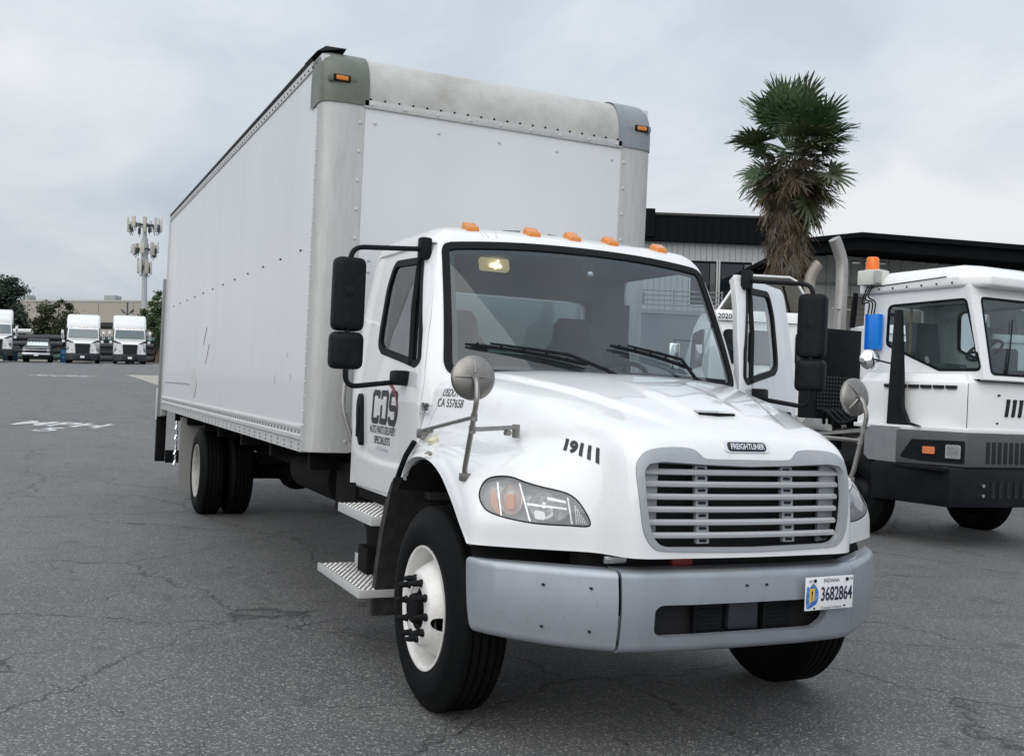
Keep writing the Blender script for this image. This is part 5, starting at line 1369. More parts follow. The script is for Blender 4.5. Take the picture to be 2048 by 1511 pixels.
# mirror post
mp_ = [(5.42, 1.40), (5.60, 1.44), (5.70, 1.62), (5.72, 2.0), (5.79, 2.80), (5.88, 2.80), (5.92, 2.0), (5.94, 1.40)]
y_(MB().prism(mp_, 'x', 6.60, 6.66)).build('mirror_post', m_yblk, YT, bevel=.01)
y_(MB().tube([(6.62, 5.80, 2.12), (6.60, 6.22, 2.20)], .012, 6)).build('mirror_arm', m_yblk, YT)
y_(MB().tube([(6.63, 5.84, 2.72), (6.62, 5.98, 2.76)], .022, 6)).build('mirror_arm', m_yblk, YT)
y_(MB().lathe([(0, .05), (.07, .04), (.12, .015), (.13, 0), (.125, -.01)], (6.60, 6.26, 2.19), (-.5, -.85, .1), 28)).build('round_mirror', M_CHROME, YT)
# blue box, beacon, camera pod, cables
y_(MB().box((7.02, 6.64, 2.58), (.09, .20, .46))).build('blue_control_box', mat('bright_blue_plastic', (.005, .22, .78), .3, 0, .3), YT, bevel=.012)
y_(MB().box((7.015, 6.742, 2.58), (.125, .02, .462))).build('box_edge', mat('bright_blue_shade', (.005, .15, .58), .35), YT)  # darker copy of the box blue, shade put into the edge colour
bk_ = y_(MB().box((7.05, 6.74, 3.295), (.22, .34, .20), Matrix.Rotation(R(12), 3, 'Z'))).build('camera_pod', mat('cream_housing', (.62, .62, .57), .4), YT, bevel=.025)
y_(MB().box((6.965, 6.57, 3.29), (.10, .06, .17))).build('camera_face', mat('grey_face', (.40, .40, .38), .4), bk_, bevel=.02)
bl = MB().lathe([(.085, .0), (.088, .02), (.080, .16), (.065, .175), (0, .178)], (7.05, 6.76, 3.395), (0, 0, 1), 20); bco = y_(bl).build('beacon', M_ORANGE, YT)
y_(MB().cyl((7.05, 6.76, 3.38), (7.05, 6.76, 3.40), .10, n=20)).build('beacon_base', M_ALUL, bco)
for dx_, dz in ((0, 0), (.06, -.05), (-.05, .03)):
    y_(MB().tube(bez([(7.00, 6.70 + dx_, 3.22), (6.97, 6.78 + dx_, 3.02 + dz), (6.98, 6.66 + dx_, 2.96), (7.0, 6.70 + dx_, 2.80)], 6), .010, 6)).build('cable', M_BLACKP, YT)
y_(MB().tube([(7.05, 7.05, 3.12), (7.08, 7.10, 2.95), (7.10, 7.15, 2.66)], [.03, .04, .04], 8)).build('hose_spring', M_BLACKP, YT)
for k in range(7): y_(MB().cyl((XR - .062, 6.85 - k * .24, 3.135), (XR - .072, 6.85 - k * .24, 3.135), .012, n=8)).build('roof_screw', M_CHASS, YT)
y_(MB().tube([(7.45, 4.93, 2.06), (7.60, 5.02, 2.42), (7.70, 5.09, 2.72)], [.014, .010, .008], 6)).build('wiper', M_BLACKP, YT)
y_(MB().tube([(6.91, 4.994, 1.40), (6.91, 4.994, 1.92)], .004, 5)).build('body_seam', M_CHASS, YT)
for z in (1.47, 1.66): y_(MB().box((6.72, 5.83, z), (.03, .05, .035))).build('hood_latch', M_BLACKP, YT, bevel=.006)
# exhaust stack and guard
y_(MB().tube(bez([(7.91, 8.3, 2.0), (7.91, 8.3, 2.8), (7.915, 8.3, 3.4), (7.90, 8.3, 3.72), (7.80, 8.3, 3.96), (7.74, 8.3, 4.06)], 6), .088, 20)).build('exhaust_stack', mat('exhaust_pipe_grey', (.42, .41, .39), .38, .6, noise=(6, .6, (.26, .24, .22), 8)), YT)
y_(MB().bb(7.07, 7.86, 7.78, 8.16, 1.40, 2.68)).build('muffler_guard', m_yblk, YT, bevel=.01)
y_(MB().cyl((7.70, 8.24, 3.02), (8.06, 8.24, 3.02), .012, n=6)).build('stack_clamp', M_STEEL, YT)
ph = MB()
for i in range(14):
    for j in range(9):
        ph.cyl((7.11 + i * .055, 7.782, 1.55 + j * .055), (7.11 + i * .055, 7.774, 1.55 + j * .055), .018, n=6)
y_(ph).build('guard_perforations', mat('guard_hole_grey', (.05, .05, .05), .6), YT)['kind'] = 'stuff'
y_(MB().bb(7.3, 8.1, 5.6, 11.5, .62, .95)).build('frame_rails', M_CHASS, YT)
y_(MB().bb(6.95, 8.45, 9.4, 10.3, .98, 1.2)).build('fifth_wheel', M_CHASS, YT, bevel=.05)
hs_ = MB()
for k in range(4): hs_.tube(bez([(6.9 + .1 * k, 7.4, 1.35), (6.75 + .1 * k, 7.2, 1.52), (6.85 + .1 * k, 7.0, 1.36), (7.2, 6.95, 1.5)], 6), .025, 8)
y_(hs_).build('coiled_hoses', M_BLACKP, YT)['kind'] = 'stuff'
def ywheel(x, y, sx):
    o = Vector((x - 7.7, y - 4.95, .50)); w = MB().lathe(tyre_profile(.138), o, (sx, 0, 0), 48).build('wheel', M_RUB, YT, ang=40)
    MB().lathe([(.288, .08), (.300, .118), (.306, .134), (.286, .126), (.27, .0), (.2, .03), (.15, .1), (0, .12)], o, (sx, 0, 0), 32).build('rim', m_yblk, w)
for sx in (-1, 1):
    ywheel(7.7 + sx * 1.03, 6.40, sx); ywheel(7.7 + sx * 1.03, 9.9, sx); ywheel(7.7 + sx * .72, 9.9, sx)
y_(MB().cyl((6.7, 6.4, .5), (8.7, 6.4, .5), .07, n=10)).build('front_axle', M_CHASS, YT)
y_(MB().bb(7.05, 8.35, 5.1, 7.2, .55, 1.30)).build('engine_bay', M_BLACKM, YT)

# ================================================================== PARKED DAY-CAB TRACTORS (seen from behind)
def day_cab():
    r_ = empty('day_cab_tractor')
    W = 1.06
    body = MB().loft([[(-W, 0, 1.15), (W, 0, 1.15), (W, 1.75, 1.15), (-W, 1.75, 1.15)], [(-W, 0, 2.1), (W, 0, 2.1), (W, 1.95, 2.1), (-W, 1.95, 2.1)],
                      [(-W + .03, .02, 2.75), (W - .03, .02, 2.75), (W - .04, 1.45, 2.75), (-W + .04, 1.45, 2.75)], [(-W + .12, .08, 3.02), (W - .12, .08, 3.02), (W - .14, 1.30, 3.02), (-W + .14, 1.30, 3.02)]])
    body.build('cab', m_ywh, r_, bevel=.06, seg=3)
    MB().bb(-W + .02, W - .02, -.022, .0, 2.80, 2.815).build('roof_seam', M_CHASS, r_)
    for x0, x1 in ((-.82, -.52), (-.36, .30), (.50, .84)):
        f = MB().prism(fillet([(x0, 2.05), (x1, 2.05), (x1, 2.66), (x0, 2.66)], .09), 'y', -.018, .03).build('rear_window', M_SEAL, r_)
        MB().prism(fillet([(x0 + .025, 2.075), (x1 - .025, 2.075), (x1 - .025, 2.635), (x0 + .025, 2.635)], .075), 'y', -.024, .02).build('pane', M_DGLASS, f)
    for sx in (-1, 1):
        MB().prism(fillet([(.45, 2.0), (1.40, 1.95), (1.25, 2.62), (.50, 2.68)], .08), 'x', sx * (W - .03), sx * (W + .012)).build('side_window', M_DGLASS, r_)
        mo = MB().bb(sx * 1.22, sx * 1.42, 1.62, 1.72, 1.95, 2.45).build('mirror', M_CHROME, r_, bevel=.02)
        MB().tube([(sx * 1.0, 1.60, 2.50), (sx * 1.32, 1.66, 2.52), (sx * 1.32, 1.66, 1.9), (sx * 1.0, 1.60, 1.85)], .016, 6).build('mirror_bracket', M_BLACKP, r_)
        MB().cyl((sx * .75, -.55, .95), (sx * .75, .35, .95), .28, n=20).build('fuel_tank', M_STEEL, r_)
        for y0 in (-2.4, -1.2, 2.2):
            o = Vector((sx * .98, y0, .5)); w = MB().lathe(tyre_profile(.138), o, (sx, 0, 0), 32).build('wheel', M_RUB, r_, ang=40)
            MB().lathe([(.29, .1), (.30, .13), (.27, .05), (.15, .02), (0, .06)], o, (sx, 0, 0), 20).build('rim', M_WHEEL, w)
    hd = MB().loft([[(-.95, 1.7, 1.0), (.95, 1.7, 1.0), (.95, 1.9, 2.0), (-.95, 1.9, 2.0)], [(-.80, 3.2, .8), (.80, 3.2, .8), (.75, 3.2, 1.55), (-.75, 3.2, 1.55)]]); hd.build('hood', m_ywh, r_, bevel=.08)
    MB().bb(-.42, .42, -3.2, 2.6, .70, .98).build('frame', M_CHASS, r_)
    # pressed stiffeners on the back wall
    for x0, z0, x1, z1 in ((-.15, 1.90, .15, 1.96), (-.55, 1.5, -.45, 1.9), (.45, 1.5, .55, 1.9), (-.1, 1.35, .1, 1.6)):
        MB().bb(x0, x1, -.02, .01, z0, z1).build('wall_stiffener', m_ywh, r_, bevel=.008)
    MB().tube([(-.25, -.04, 1.80), (0, -.04, 1.62), (.28, -.04, 1.80)], .02, 6).build('air_line', M_CHASS, r_)
    # roof air deflector: open at the back, so its inside shows
    m_in = mat('deflector_inside', (.30, .29, .26), .6, noise=(4, .5, (.22, .21, .19)))
    sh_ = MB(); prof_ = [(-.90, 3.0), (-.52, 3.60), (-.40, 3.66), (.40, 3.66), (.52, 3.60), (.90, 3.0)]
    back = [(x, .15, z) for x, z in prof_]; frnt = [(x * .72, 1.20, 3.02 + (z - 3.0) * .12) for x, z in prof_]
    n = len(prof_); sh_.add(back + frnt, [(i, i + 1, n + i + 1, n + i) for i in range(n - 1)]); sh_.build('roof_deflector', m_in, r_, fix=False)
    MB().tube(back, .022, 6).build('deflector_edge', m_ywh, r_)
    MB().tube([(.30, .2, 3.5), (.55, .5, 3.02)], .02, 6).build('deflector_strut', M_BLACKP, r_)
    return r_
dc = day_cab()
text_obj('fleet_number', '20204', M_LET, dc, lambda u, v: (-.78 + u, -.026, 2.885 + v), size=.13, bold=.003)
dcs = [(4.55, 18.8), (8.65, 22.6), (11.9, 25.4)]
lab = ['white day-cab tractor with grey roof deflector, seen beyond the open truck door', 'white day-cab tractor mostly hidden behind the black exhaust guard of the yard tractor', 'white day-cab tractor seen through the windscreen of the yard tractor']
for k, (l, d) in enumerate(dcs):
    o = dc if k == 0 else copy_tree(dc)
    x, y = LD(l, d); o.location = (x, y, gz(x, y)); o.rotation_euler = (0, 0, -YAW + R(4))
    if k:
        for ch in o.children:
            if ch.name.startswith('fleet_number'): bpy.data.objects.remove(ch); break
    tag(o, lab[k], 'tractor unit', 'day-cab tractors parked in a row')

# ================================================================== BUILDINGS ON THE RIGHT
m_wallp = mat('grey_wall_panel', (.42, .43, .435), .5, .1, noise=(2, .4, (.34, .35, .355), 8, (1, 1, .3)))
m_blackc = mat('black_cladding', (.005, .0065, .008), .8, 0, 0, .1)
WB = empty('metal_clad_building'); xw, yw = LD(0, 36); WB.location = (xw, yw, 0); WB.rotation_euler = (0, R(-.8), -YAW + R(1.5))
tag(WB, 'grey metal-clad building with black parapet behind the palm tree', 'building')
# local x = metres to the right, y = away, z up
zt_, zp = 6.93, 7.74
pm_ = MB().bb(0, .188, -.03, .03, 0, 1).build('tmp_panel', m_wallp, WB, bevel=.0)
pm_me = pm_.data; bpy.data.objects.remove(pm_)
def wpan(x, z0, z1):
    o = link('wall_panel', pm_me, WB); o.location = (x, 0, z0); o.scale = (1, 1, z1 - z0); return o
MB().bb(-8, 9.55, .03, 9, .5, zt_ + .2).build('wall_core', mat('panel_joint_dark', (.10, .105, .11), .6), WB)
k = 0; x = 3.2
while x < 9.45:
    inw = 6.0 < x + .1 < 8.25
    if inw: wpan(x, .5, 4.75); wpan(x, 6.26, zt_)
    else: wpan(x, .5, zt_)
    x += .2
MB().bb(-8, 3.19, -.02, .03, .5, zt_).build('wall_face', m_wallp, WB)
MB().bb(-8.2, 9.2, -.32, .5, zt_ - .06, zp).build('parapet', m_blackc, WB)
MB().bb(-8.2, 9.2, -.36, .55, zp, zp + .08).build('parapet_cap', mat('dark_bronze_trim', (.03, .03, .028), .5), WB)
MB().bb(3.9, 4.72, -.40, .5, zp - .75, zp + .20).build('parapet_end', m_blackc, WB)
for x in np.arange(-8, 9.1, .30): MB().bb(x, x + .03, -.345, -.32, zt_ - .04, zp - .02).build('parapet_rib', m_blackc, WB)
for x0, x1 in ((6.06, 6.95), (7.08, 8.18)):
    f = MB().bb(x0, x1, -.01, .05, 4.78, 6.24).build('window', m_blackc, WB)
    MB().bb(x0 + .04, x0 + (x1 - x0) * .72, -.03, -.012, 4.84, 6.18).build('pane', M_DGLASS, f)
    MB().bb(x0 + (x1 - x0) * .76, x1 - .03, -.03, -.012, 4.84, 6.18).build('pane', mat('shaded_pane', (.10, .11, .11), .1), f)
    for a, b in ((x0 - .05, x0), (x1, x1 + .05)): MB().bb(a, b, -.05, .05, 4.74, 6.30).build('window_frame', mat('pale_frame', (.55, .55, .54), .5), f)
MB().bb(8.45, 8.75, -.25, -.03, 5.35, 5.42).build('wall_lamp', m_blackc, WB)
MB().tube([(8.62, -.06, 7.0), (8.62, -.06, 5.4), (8.8, -.06, 5.3), (8.8, -.06, 3)], .025, 6).build('conduit', mat('conduit_grey', (.3, .3, .3), .5), WB)

# raised walkway with railing, seen through the truck's open doorway
RW = empty('raised_walkway'); xr, yr = LD(0, 30.5); RW.location = (xr, yr, 0); RW.rotation_euler = (0, 0, -YAW)
tag(RW, 'grey raised walkway with pipe railing, seen through the truck windscreen', 'walkway')
MB().bb(-2.5, 6.0, 0, 2.0, .6, 4.02).build('walkway_wall', mat('slate_wall', (.16, .18, .20), .7, noise=(1, .3, (.12, .13, .15))), RW)
MB().bb(-2.5, 6.02, -.03, 2.02, 4.02, 4.14).build('walkway_slab', mat('slab_grey', (.25, .26, .27), .7), RW)
for k in range(4): MB().tube([(-2.4, .05, 4.28 + k * .14), (6.0, .05, 4.28 + k * .14)], .018, 6).build('rail', M_DIRTY, RW)
for x in np.arange(-2.4, 6.1, 1.4): MB().tube([(x, .05, 4.1), (x, .05, 4.75)], .022, 6).build('rail_post', M_DIRTY, RW)
MB().box((3.6, .3, 4.48), (.35, .2, .35)).build('walkway_box', M_DIRTY, RW, bevel=.03)

# canopy building
CB = empty('canopy_building'); xc_, yc_ = LD(0, 28); CB.location = (xc_, yc_, 0); CB.rotation_euler = (0, R(-.8), -YAW)
tag(CB, 'low building with black gabled canopy roof above the yard tractor', 'building')
zr_ = lambda x: 6.02 - abs(x - 9.06) * (.13 if x < 9.06 else .048)
for x0, x1 in ((7.55, 9.06), (9.06, 19.0)):
    vs = [(x0, -.6, zr_(x0)), (x1, -.6, zr_(x1)), (x1, 10, zr_(x1)), (x0, 10, zr_(x0))]; lo_ = [(a, b, c - .13) for a, b, c in vs]
    MB().add(vs + lo_, [(0, 1, 2, 3), (7, 6, 5, 4), (0, 4, 5, 1), (1, 5, 6, 2), (2, 6, 7, 3), (3, 7, 4, 0)]).build('roof', m_blackc, CB)
    vs = [(x0, -.45, zr_(x0) - .13), (x1, -.45, zr_(x1) - .13), (x1, -.30, zr_(x1) - .13), (x0, -.30, zr_(x0) - .13)]; lo_ = [(a, b, c - .30) for a, b, c in vs]
    MB().add(vs + lo_, [(0, 1, 2, 3), (7, 6, 5, 4), (0, 4, 5, 1), (1, 5, 6, 2), (2, 6, 7, 3), (3, 7, 4, 0)]).build('fascia_beam', m_blackc, CB)
m_cwall = mat('olive_grey_wall', (.44, .45, .43), .6, noise=(1.5, .5, (.22, .225, .21), 8))
for k in range(34):
    x = 7.6 + k * .36; top_z = min(zr_(x), zr_(x + .36)) - .2
    if 9.3 < x < 13.0: MB().bb(x, x + .345, 2.4, 2.5, 4.62, top_z).build('wall_board', m_cwall, CB)
    else: MB().bb(x, x + .345, 2.4, 2.5, .5, top_z).build('wall_board', m_cwall, CB)
MB().bb(7.6, 19, 2.51, 9.8, .5, 5.4).build('wall_core', mat('panel_joint_dark', (.1, .1, .1), .6), CB)
dr = MB().bb(9.3, 13.0, 2.46, 2.50, .5, 4.6).build('roller_door', mat('brown_grey_door', (.20, .19, .17), .6), CB)
for k in range(26): MB().bb(9.32, 12.98, 2.435, 2.462, .55 + k * .155, .55 + k * .155 + .14).build('door_slat', mat('brown_grey_door', (.2, .19, .17), .6), CB)
MB().tube([(7.6, 2.3, 4.98), (19, 2.3, 4.86)], .03, 6).build('pipe', M_DIRTY, CB)
for x in (9.4, 9.75, 10.1): MB().box((x, 1.0, 5.42), (.22, .25, .10)).build('canopy_lamp', M_STEEL, CB, bevel=.02)
MB().cyl((8.0, 2.38, 4.78), (8.0, 2.2, 4.76), .10, n=14).build('vent_cowl', M_CHASS, CB)
# second exhaust stack (of a tractor parked behind)
sx2, sy2 = LD(6.55, 23.5)
so_ = MB().tube(bez([(0, 0, 0), (0, 0, 2.9), (.0, 0, 3.7), (.02, 0, 4.0), (.13, -.02, 4.25), (.20, -.03, 4.33)], 6), .13, 18).build('exhaust_stack', mat('sooty_pipe', (.33, .30, .27), .5, .4, noise=(5, .6, (.2, .18, .16))), None)
so_.location = (sx2, sy2, gz(sx2, sy2)); so_.rotation_euler = (0, 0, -YAW)
tag(so_, 'tall beige exhaust pipe with sooty mouth beside the palm trunk', 'exhaust pipe')

# ================================================================== PALM
PT = empty('palm_tree'); px_, py_ = LD(6.14, 24.0); PT.location = (px_, py_, gz(px_, py_))
tag(PT, 'tall fan palm with green crown and shaggy skirt of dead fronds', 'palm tree')
rnd = random.Random(11)
m_trunk = mat('palm_bark', (.13, .10, .075), .9, noise=(7, .8, (.24, .21, .17), 10), bump=(20, .6))
tr_ = []
for k in range(37):
    z = k * .18; r_ = .27 - .0009 * k + (.02 if k % 2 else 0)
    tr_.append([(r_ * cos(t) * (1 + .05 * rnd.random()) + .006 * z, r_ * sin(t), z) for t in np.linspace(0, 2 * pi, 16, endpoint=False)])
MB().loft(tr_).build('trunk', m_trunk, PT)
m_frg = [mat('palm_green_%s' % n_, c_, .45, 0, .1, noise=(6, .6, c2)) for n_, c_, c2 in (('deep', (.050, .090, .042), (.08, .13, .06)), ('mid', (.070, .125, .050), (.11, .175, .07)), ('olive', (.075, .095, .045), (.12, .12, .06)))]
m_frd = [mat('palm_dry_%s' % n_, c_, .8, noise=(6, .7, c2)) for n_, c_, c2 in (('brown', (.085, .060, .040), (.15, .11, .075)), ('tan', (.15, .115, .08), (.22, .175, .125)), ('grey', (.115, .10, .085), (.19, .17, .15)))]
def frond_mesh(seed, m, dry):
    q = random.Random(seed); b_ = MB()
    pl_, fr_ = (.78, .66) if not dry else (.5, .72)
    n = 30 if not dry else 34
    # petiole along +x
    b_.tube([(0, 0, 0), (pl_ * .5, 0, .02), (pl_, 0, 0)], [.022, .016, .012], 5)
    for i in range(n):
        a = R(-118) + R(236) * i / (n - 1) + q.uniform(-.04, .04)
        if dry: a *= q.uniform(.18, .42)
        L = fr_ * (.72 + .30 * cos(a * .62)) * q.uniform(.82, 1.05)
        if dry: L *= q.uniform(.6, 1.15)
        w = .040 if not dry else .015
        dr_ = Vector((cos(a), sin(a), 0)); sd_ = Vector((-sin(a), cos(a), 0))
        fold = .16 * abs(sin(a)) + (.10 if i % 2 else 0)
        c0 = Vector((pl_, 0, 0)); pts = []
        droop = q.uniform(.10, .42) if not dry else q.uniform(.0, .2)
        for t in (0.03, .35, .68, 1.0):
            p = c0 + dr_ * L * t + Vector((0, 0, fold * t * .6 - droop * L * max(0, t - .45) ** 2 * 1.6)); ww = w * (.45, 1.0, .75, .05)[(0.03, .35, .68, 1.0).index(t)]
            if dry: p += Vector((0, q.uniform(-.03, .03), q.uniform(-.03, .03)))
            pts += [p + sd_ * ww, p - sd_ * ww + Vector((0, 0, .012 if i % 2 else -.012))]
        b_.add(pts, [(2 * k, 2 * k + 1, 2 * k + 3, 2 * k + 2) for k in range(3)])
    o = b_.build('frond', m, None, fix=False, smooth=False); me = o.data; bpy.data.objects.remove(o); return me
gm = [frond_mesh(s, m_frg[s % 3], False) for s in range(6)]
dm = [frond_mesh(20 + s, m_frd[s % 3], True) for s in range(6)]
ZC = 7.05
def put(me, az, el, s, z, roll=0, r0=.16, nm='frond'):
    o = link(nm, me, PT); o.rotation_mode = 'XYZ'
    M_ = Matrix.Rotation(az, 4, 'Z') @ Matrix.Rotation(-el, 4, 'Y') @ Matrix.Rotation(roll, 4, 'X')
    o.matrix_local = Matrix.Translation((.05 + r0 * cos(az), r0 * sin(az), z)) @ M_ @ Matrix.Scale(s, 4)
for k in range(25):
    f = k / 25; el = R(88) - R(100) * f ** .80 + rnd.uniform(-.14, .14); az = k * 2.399 + rnd.uniform(-.35, .35)
    put(gm[k % 6], az, el, rnd.uniform(.78, 1.10) * (1.08 if f < .16 else 1), ZC - .30 * f + .10, rnd.uniform(-.6, .6))
for k in range(11):   # half-raised fronds of the dome
    az = k * 2.399 + .7; put(gm[(k * 5 + 1) % 6], az, R(rnd.uniform(18, 58)), rnd.uniform(.85, 1.12), ZC - .05, rnd.uniform(-.5, .5), .12)
for k in range(8):   # level green fronds that close the crown
    az = k * 2.399 + 2.0; put(gm[(k * 7) % 6], az, R(rnd.uniform(-22, 28)), rnd.uniform(.6, .95), ZC - rnd.uniform(.0, .4), rnd.uniform(-.8, .8), .12)
for k in range(22):   # dry bases round the bud
    az = k * 2.399; put(dm[k % 6], az, R(rnd.uniform(-60, 40)), rnd.uniform(.4, .6), ZC - rnd.uniform(.1, .5), rnd.uniform(-.8, .8), .15, 'dry_frond')
for k in range(9):   # lower green fronds
    az = k * 2.399 + 1.1; put(gm[(k * 5) % 6], az, R(rnd.uniform(-40, 0)), rnd.uniform(.75, 1.08), ZC - rnd.uniform(.15, .5), rnd.uniform(-.8, .8), .2)
for k in range(40):   # half-dry fronds hanging out below the crown
    az = k * 2.399 + .5; put(dm[k % 6] if k % 7 else gm[2 + 3 * (k % 2)], az, R(rnd.uniform(-78, -30)), rnd.uniform(.75, 1.15), ZC - rnd.uniform(.15, .75), rnd.uniform(-.7, .7), .2, 'dry_frond')
for k in range(130):  # the skirt against the trunk
    z = ZC - .15 - 2.55 * (k / 130) ** .95; az = k * 2.399 + rnd.uniform(-.3, .3)
    put(dm[k % 6], az, R(rnd.uniform(-88, -74)), rnd.uniform(.62, .92), z, rnd.uniform(-.5, .5), .30 - .05 * (k / 120), 'dry_frond')
for az, z in ((R(200) - YAW, 5.75), (R(-25) - YAW, 6.25), (R(170) - YAW, 6.3)):
    MB().tube([(0, 0, z), (.5 * cos(az), .5 * sin(az), z + .12), (.8 * cos(az), .8 * sin(az), z + .02), (.92 * cos(az), .92 * sin(az), z - .35)], [.014, .01, .007, .004], 5).build('bare_stalk', m_frd[2], PT)

# ================================================================== BACKGROUND ON THE LEFT
TILT = -.043          # the lot under the truck leans a little against the plumb line of the far side
def place(o, l, d, z, tilt=TILT, rz=0.0):
    x, y = LD(l, d); o.location = (x, y, z); o.rotation_euler = (0, tilt, -YAW + rz); return o
m_sw = paint_white('fleet_white', (.76, .77, .78), .05, .3)
m_sgr = mat('dark_grille', (.010, .012, .014), .4)
m_sbump = mat('slate_bumper', (.022, .028, .034), .5)
m_lampc = mat('lamp_clear', (.35, .38, .40), .12, .5)
def prof_ring(y, pts): return [(x, y, z) for x, z in pts] 
def semi():
    r_ = empty('semi_tractor')
    def sec(y, wb, wt, z0, z1, rad=.12):
        return prof_ring(y, fillet([(-wb, z0), (wb, z0), (wt, z1), (-wt, z1)], [.05, .05, rad, rad], 5))
    hood_ = MB().loft([sec(.05, 1.02, .78, .85, 1.62, .16), sec(.35, 1.16, .84, .80, 1.76, .2), sec(.9, 1.20, .92, .80, 1.90, .2), sec(1.6, 1.20, 1.0, .85, 2.02, .2)])
    hood_.build('hood', m_sw, r_, ang=50)
    cab_ = MB().loft([sec(1.45, 1.17, 1.15, .9, 2.02), sec(1.62, 1.18, 1.13, .9, 2.30), sec(2.02, 1.20, 1.10, .9, 2.80), sec(2.3, 1.22, 1.12, .9, 2.95), sec(4.6, 1.22, 1.16, .9, 3.0)])
    cab_.build('cab', m_sw, r_, ang=40)
    fair = MB().loft([sec(2.12, 1.14, 1.10, 2.78, 3.0, .06), sec(2.30, 1.20, 1.16, 2.80, 3.42, .22), sec(2.7, 1.23, 1.18, 2.8, 3.78, .28), sec(3.4, 1.24, 1.2, 2.8, 3.93, .25), sec(4.65, 1.24, 1.2, 2.8, 3.96, .2)])
    fair.build('roof_fairing', m_sw, r_, ang=45)
    MB().bb(-1.1, 1.1, 2.10, 2.14, 2.785, 2.80).build('fairing_seam', M_CHASS, r_)
    ws_ = [(-1.06, 1.50, 2.04), (1.06, 1.50, 2.04), (1.02, 1.98, 2.68), (-1.02, 1.98, 2.68)]
    wo = [Vector(q) + Vector((0, -.11, .05)) for q in ws_]
    MB().add(wo, [(0, 1, 2, 3)]).build('windscreen', mat('far_windscreen', (.10, .13, .14), .05, 0, 0, .8), r_)
    for cx in (-.5, .5): MB().prism(fillet([(cx - .26, 2.08), (cx + .26, 2.08), (cx + .20, 2.48), (cx - .20, 2.48)], .12), 'y', 1.52, 1.53).xf(lambda v: Vector((v.x, v.y + (v.z - 2.06) * .72 - .135, v.z))).build('seat_shape', mat('far_seat', (.03, .035, .04), .5), r_)
    gr_ = MB().prism(fillet([(-.47, .72), (.47, .72), (.54, 1.58), (-.54, 1.58)], .07), 'y', -.02, .3); gro = gr_.build('grille', m_sgr, r_)
    for k in range(5): MB().bb(-.46, .46, -.035, -.02, .82 + k * .155, .855 + k * .155).build('grille_bar', M_BLACKP, gro)
    bm_ = MB().loft([sec(-.06, .62, .62, .36, .82, .1), sec(.12, 1.05, 1.05, .34, .90, .1), sec(.55, 1.22, 1.22, .34, .92, .08), sec(.75, 1.22, 1.22, .34, .92, .08)]); bm_.build('bumper', m_sbump, r_, ang=50)
    pl_ = MB().bb(-.15, .15, -.085, -.06, .50, .66).build('number_plate', m_pl, r_)
    for sx in (-1, 1):
        hl_ = MB().add([(sx * .68, .035, 1.02), (sx * 1.13, .24, 1.05), (sx * 1.12, .26, 1.22), (sx * 1.0, .12, 1.32), (sx * .72, .02, 1.12)], [(0, 1, 2, 3, 4)]).build('headlamp', m_lampc, r_, fix=False)
        MB().tube([(sx * .62, .03, 1.66), (sx * .82, .12, 1.70), (sx * 1.02, .42, 1.80), (sx * 1.14, .8, 1.84)], [.02, .05, .06, .03], 6).build('hood_intake', M_BLACKP, r_)
        MB().bb(sx * 1.36, sx * 1.54, 1.35, 1.50, 1.95, 2.62).build('mirror', m_sw if True else M_CHASS, r_, bevel=.04)
        MB().bb(sx * 1.39, sx * 1.51, 1.335, 1.352, 2.0, 2.40).build('mirror_face', M_DIRTY, r_)
        MB().tube([(sx * 1.1, 1.55, 1.88), (sx * 1.45, 1.45, 1.90), (sx * 1.45, 1.45, 2.5)], .03, 6).build('mirror_arm', M_BLACKP, r_)
        MB().tube([(sx * 1.0, .85, 1.74), (sx * 1.38, .80, 1.80)], .03, 6).build('hood_mirror_arm', M_BLACKP, r_)
        MB().box((sx * 1.36, .80, 1.76), (.20, .10, .20)).build('hood_mirror', m_sw, r_, bevel=.04)
        for y0 in (1.1, 5.6, 6.8):
            o = Vector((sx * 1.03, y0, .5)); w = MB().lathe(tyre_profile(.138), o, (sx, 0, 0), 32).build('wheel', M_RUB, r_, ang=40)
            MB().lathe([(.29, .1), (.30, .13), (.27, .05), (.15, .06), (0, .1)], o, (sx, 0, 0), 20).build('rim', M_STEEL, w)
        MB().prism(fillet([(1.95, 1.95), (2.9, 1.90), (2.9, 2.60), (2.2, 2.62)], .08), 'x', sx * 1.17, sx * 1.205).build('side_window', M_DGLASS, r_)
    for x in (-.85, -.25, 0, .25, .85): MB().box((x, 2.10, 2.86), (.07, .05, .07)).build('roof_lamp', M_AMBERD, r_, bevel=.015)
    MB().bb(-.4, .4, .3, 7.2, .6, .95).build('frame', M_CHASS, r_)
    MB().bb(-1.0, 1.0, .3, 2.6, .38, .95).build('underbody', M_BLACKM, r_)
    return r_
sm_ = semi()
spots = [(-32.32, 79, 2.06, 0), (-28.75, 79, 2.14, 0), (-38.2, 77.5, 2.08, R(4)), (-26.95, 85.5, 2.40, R(-8))]
labs = ['white semi tractor with black grille standing between the pickup and the next tractor', 'white semi tractor with black grille parked right in front of the cell tower pole', 'white semi tractor cut off by the left edge of the picture', 'white semi tractor showing only an edge beside the box truck rear']
for k, (l, d, z, rz) in enumerate(spots):
    o = sm_ if k == 0 else copy_tree(sm_)
    place(o, l, d, z, -.03, rz + R(21)); tag(o, labs[k], 'semi tractor', 'white semi tractors in the far row')
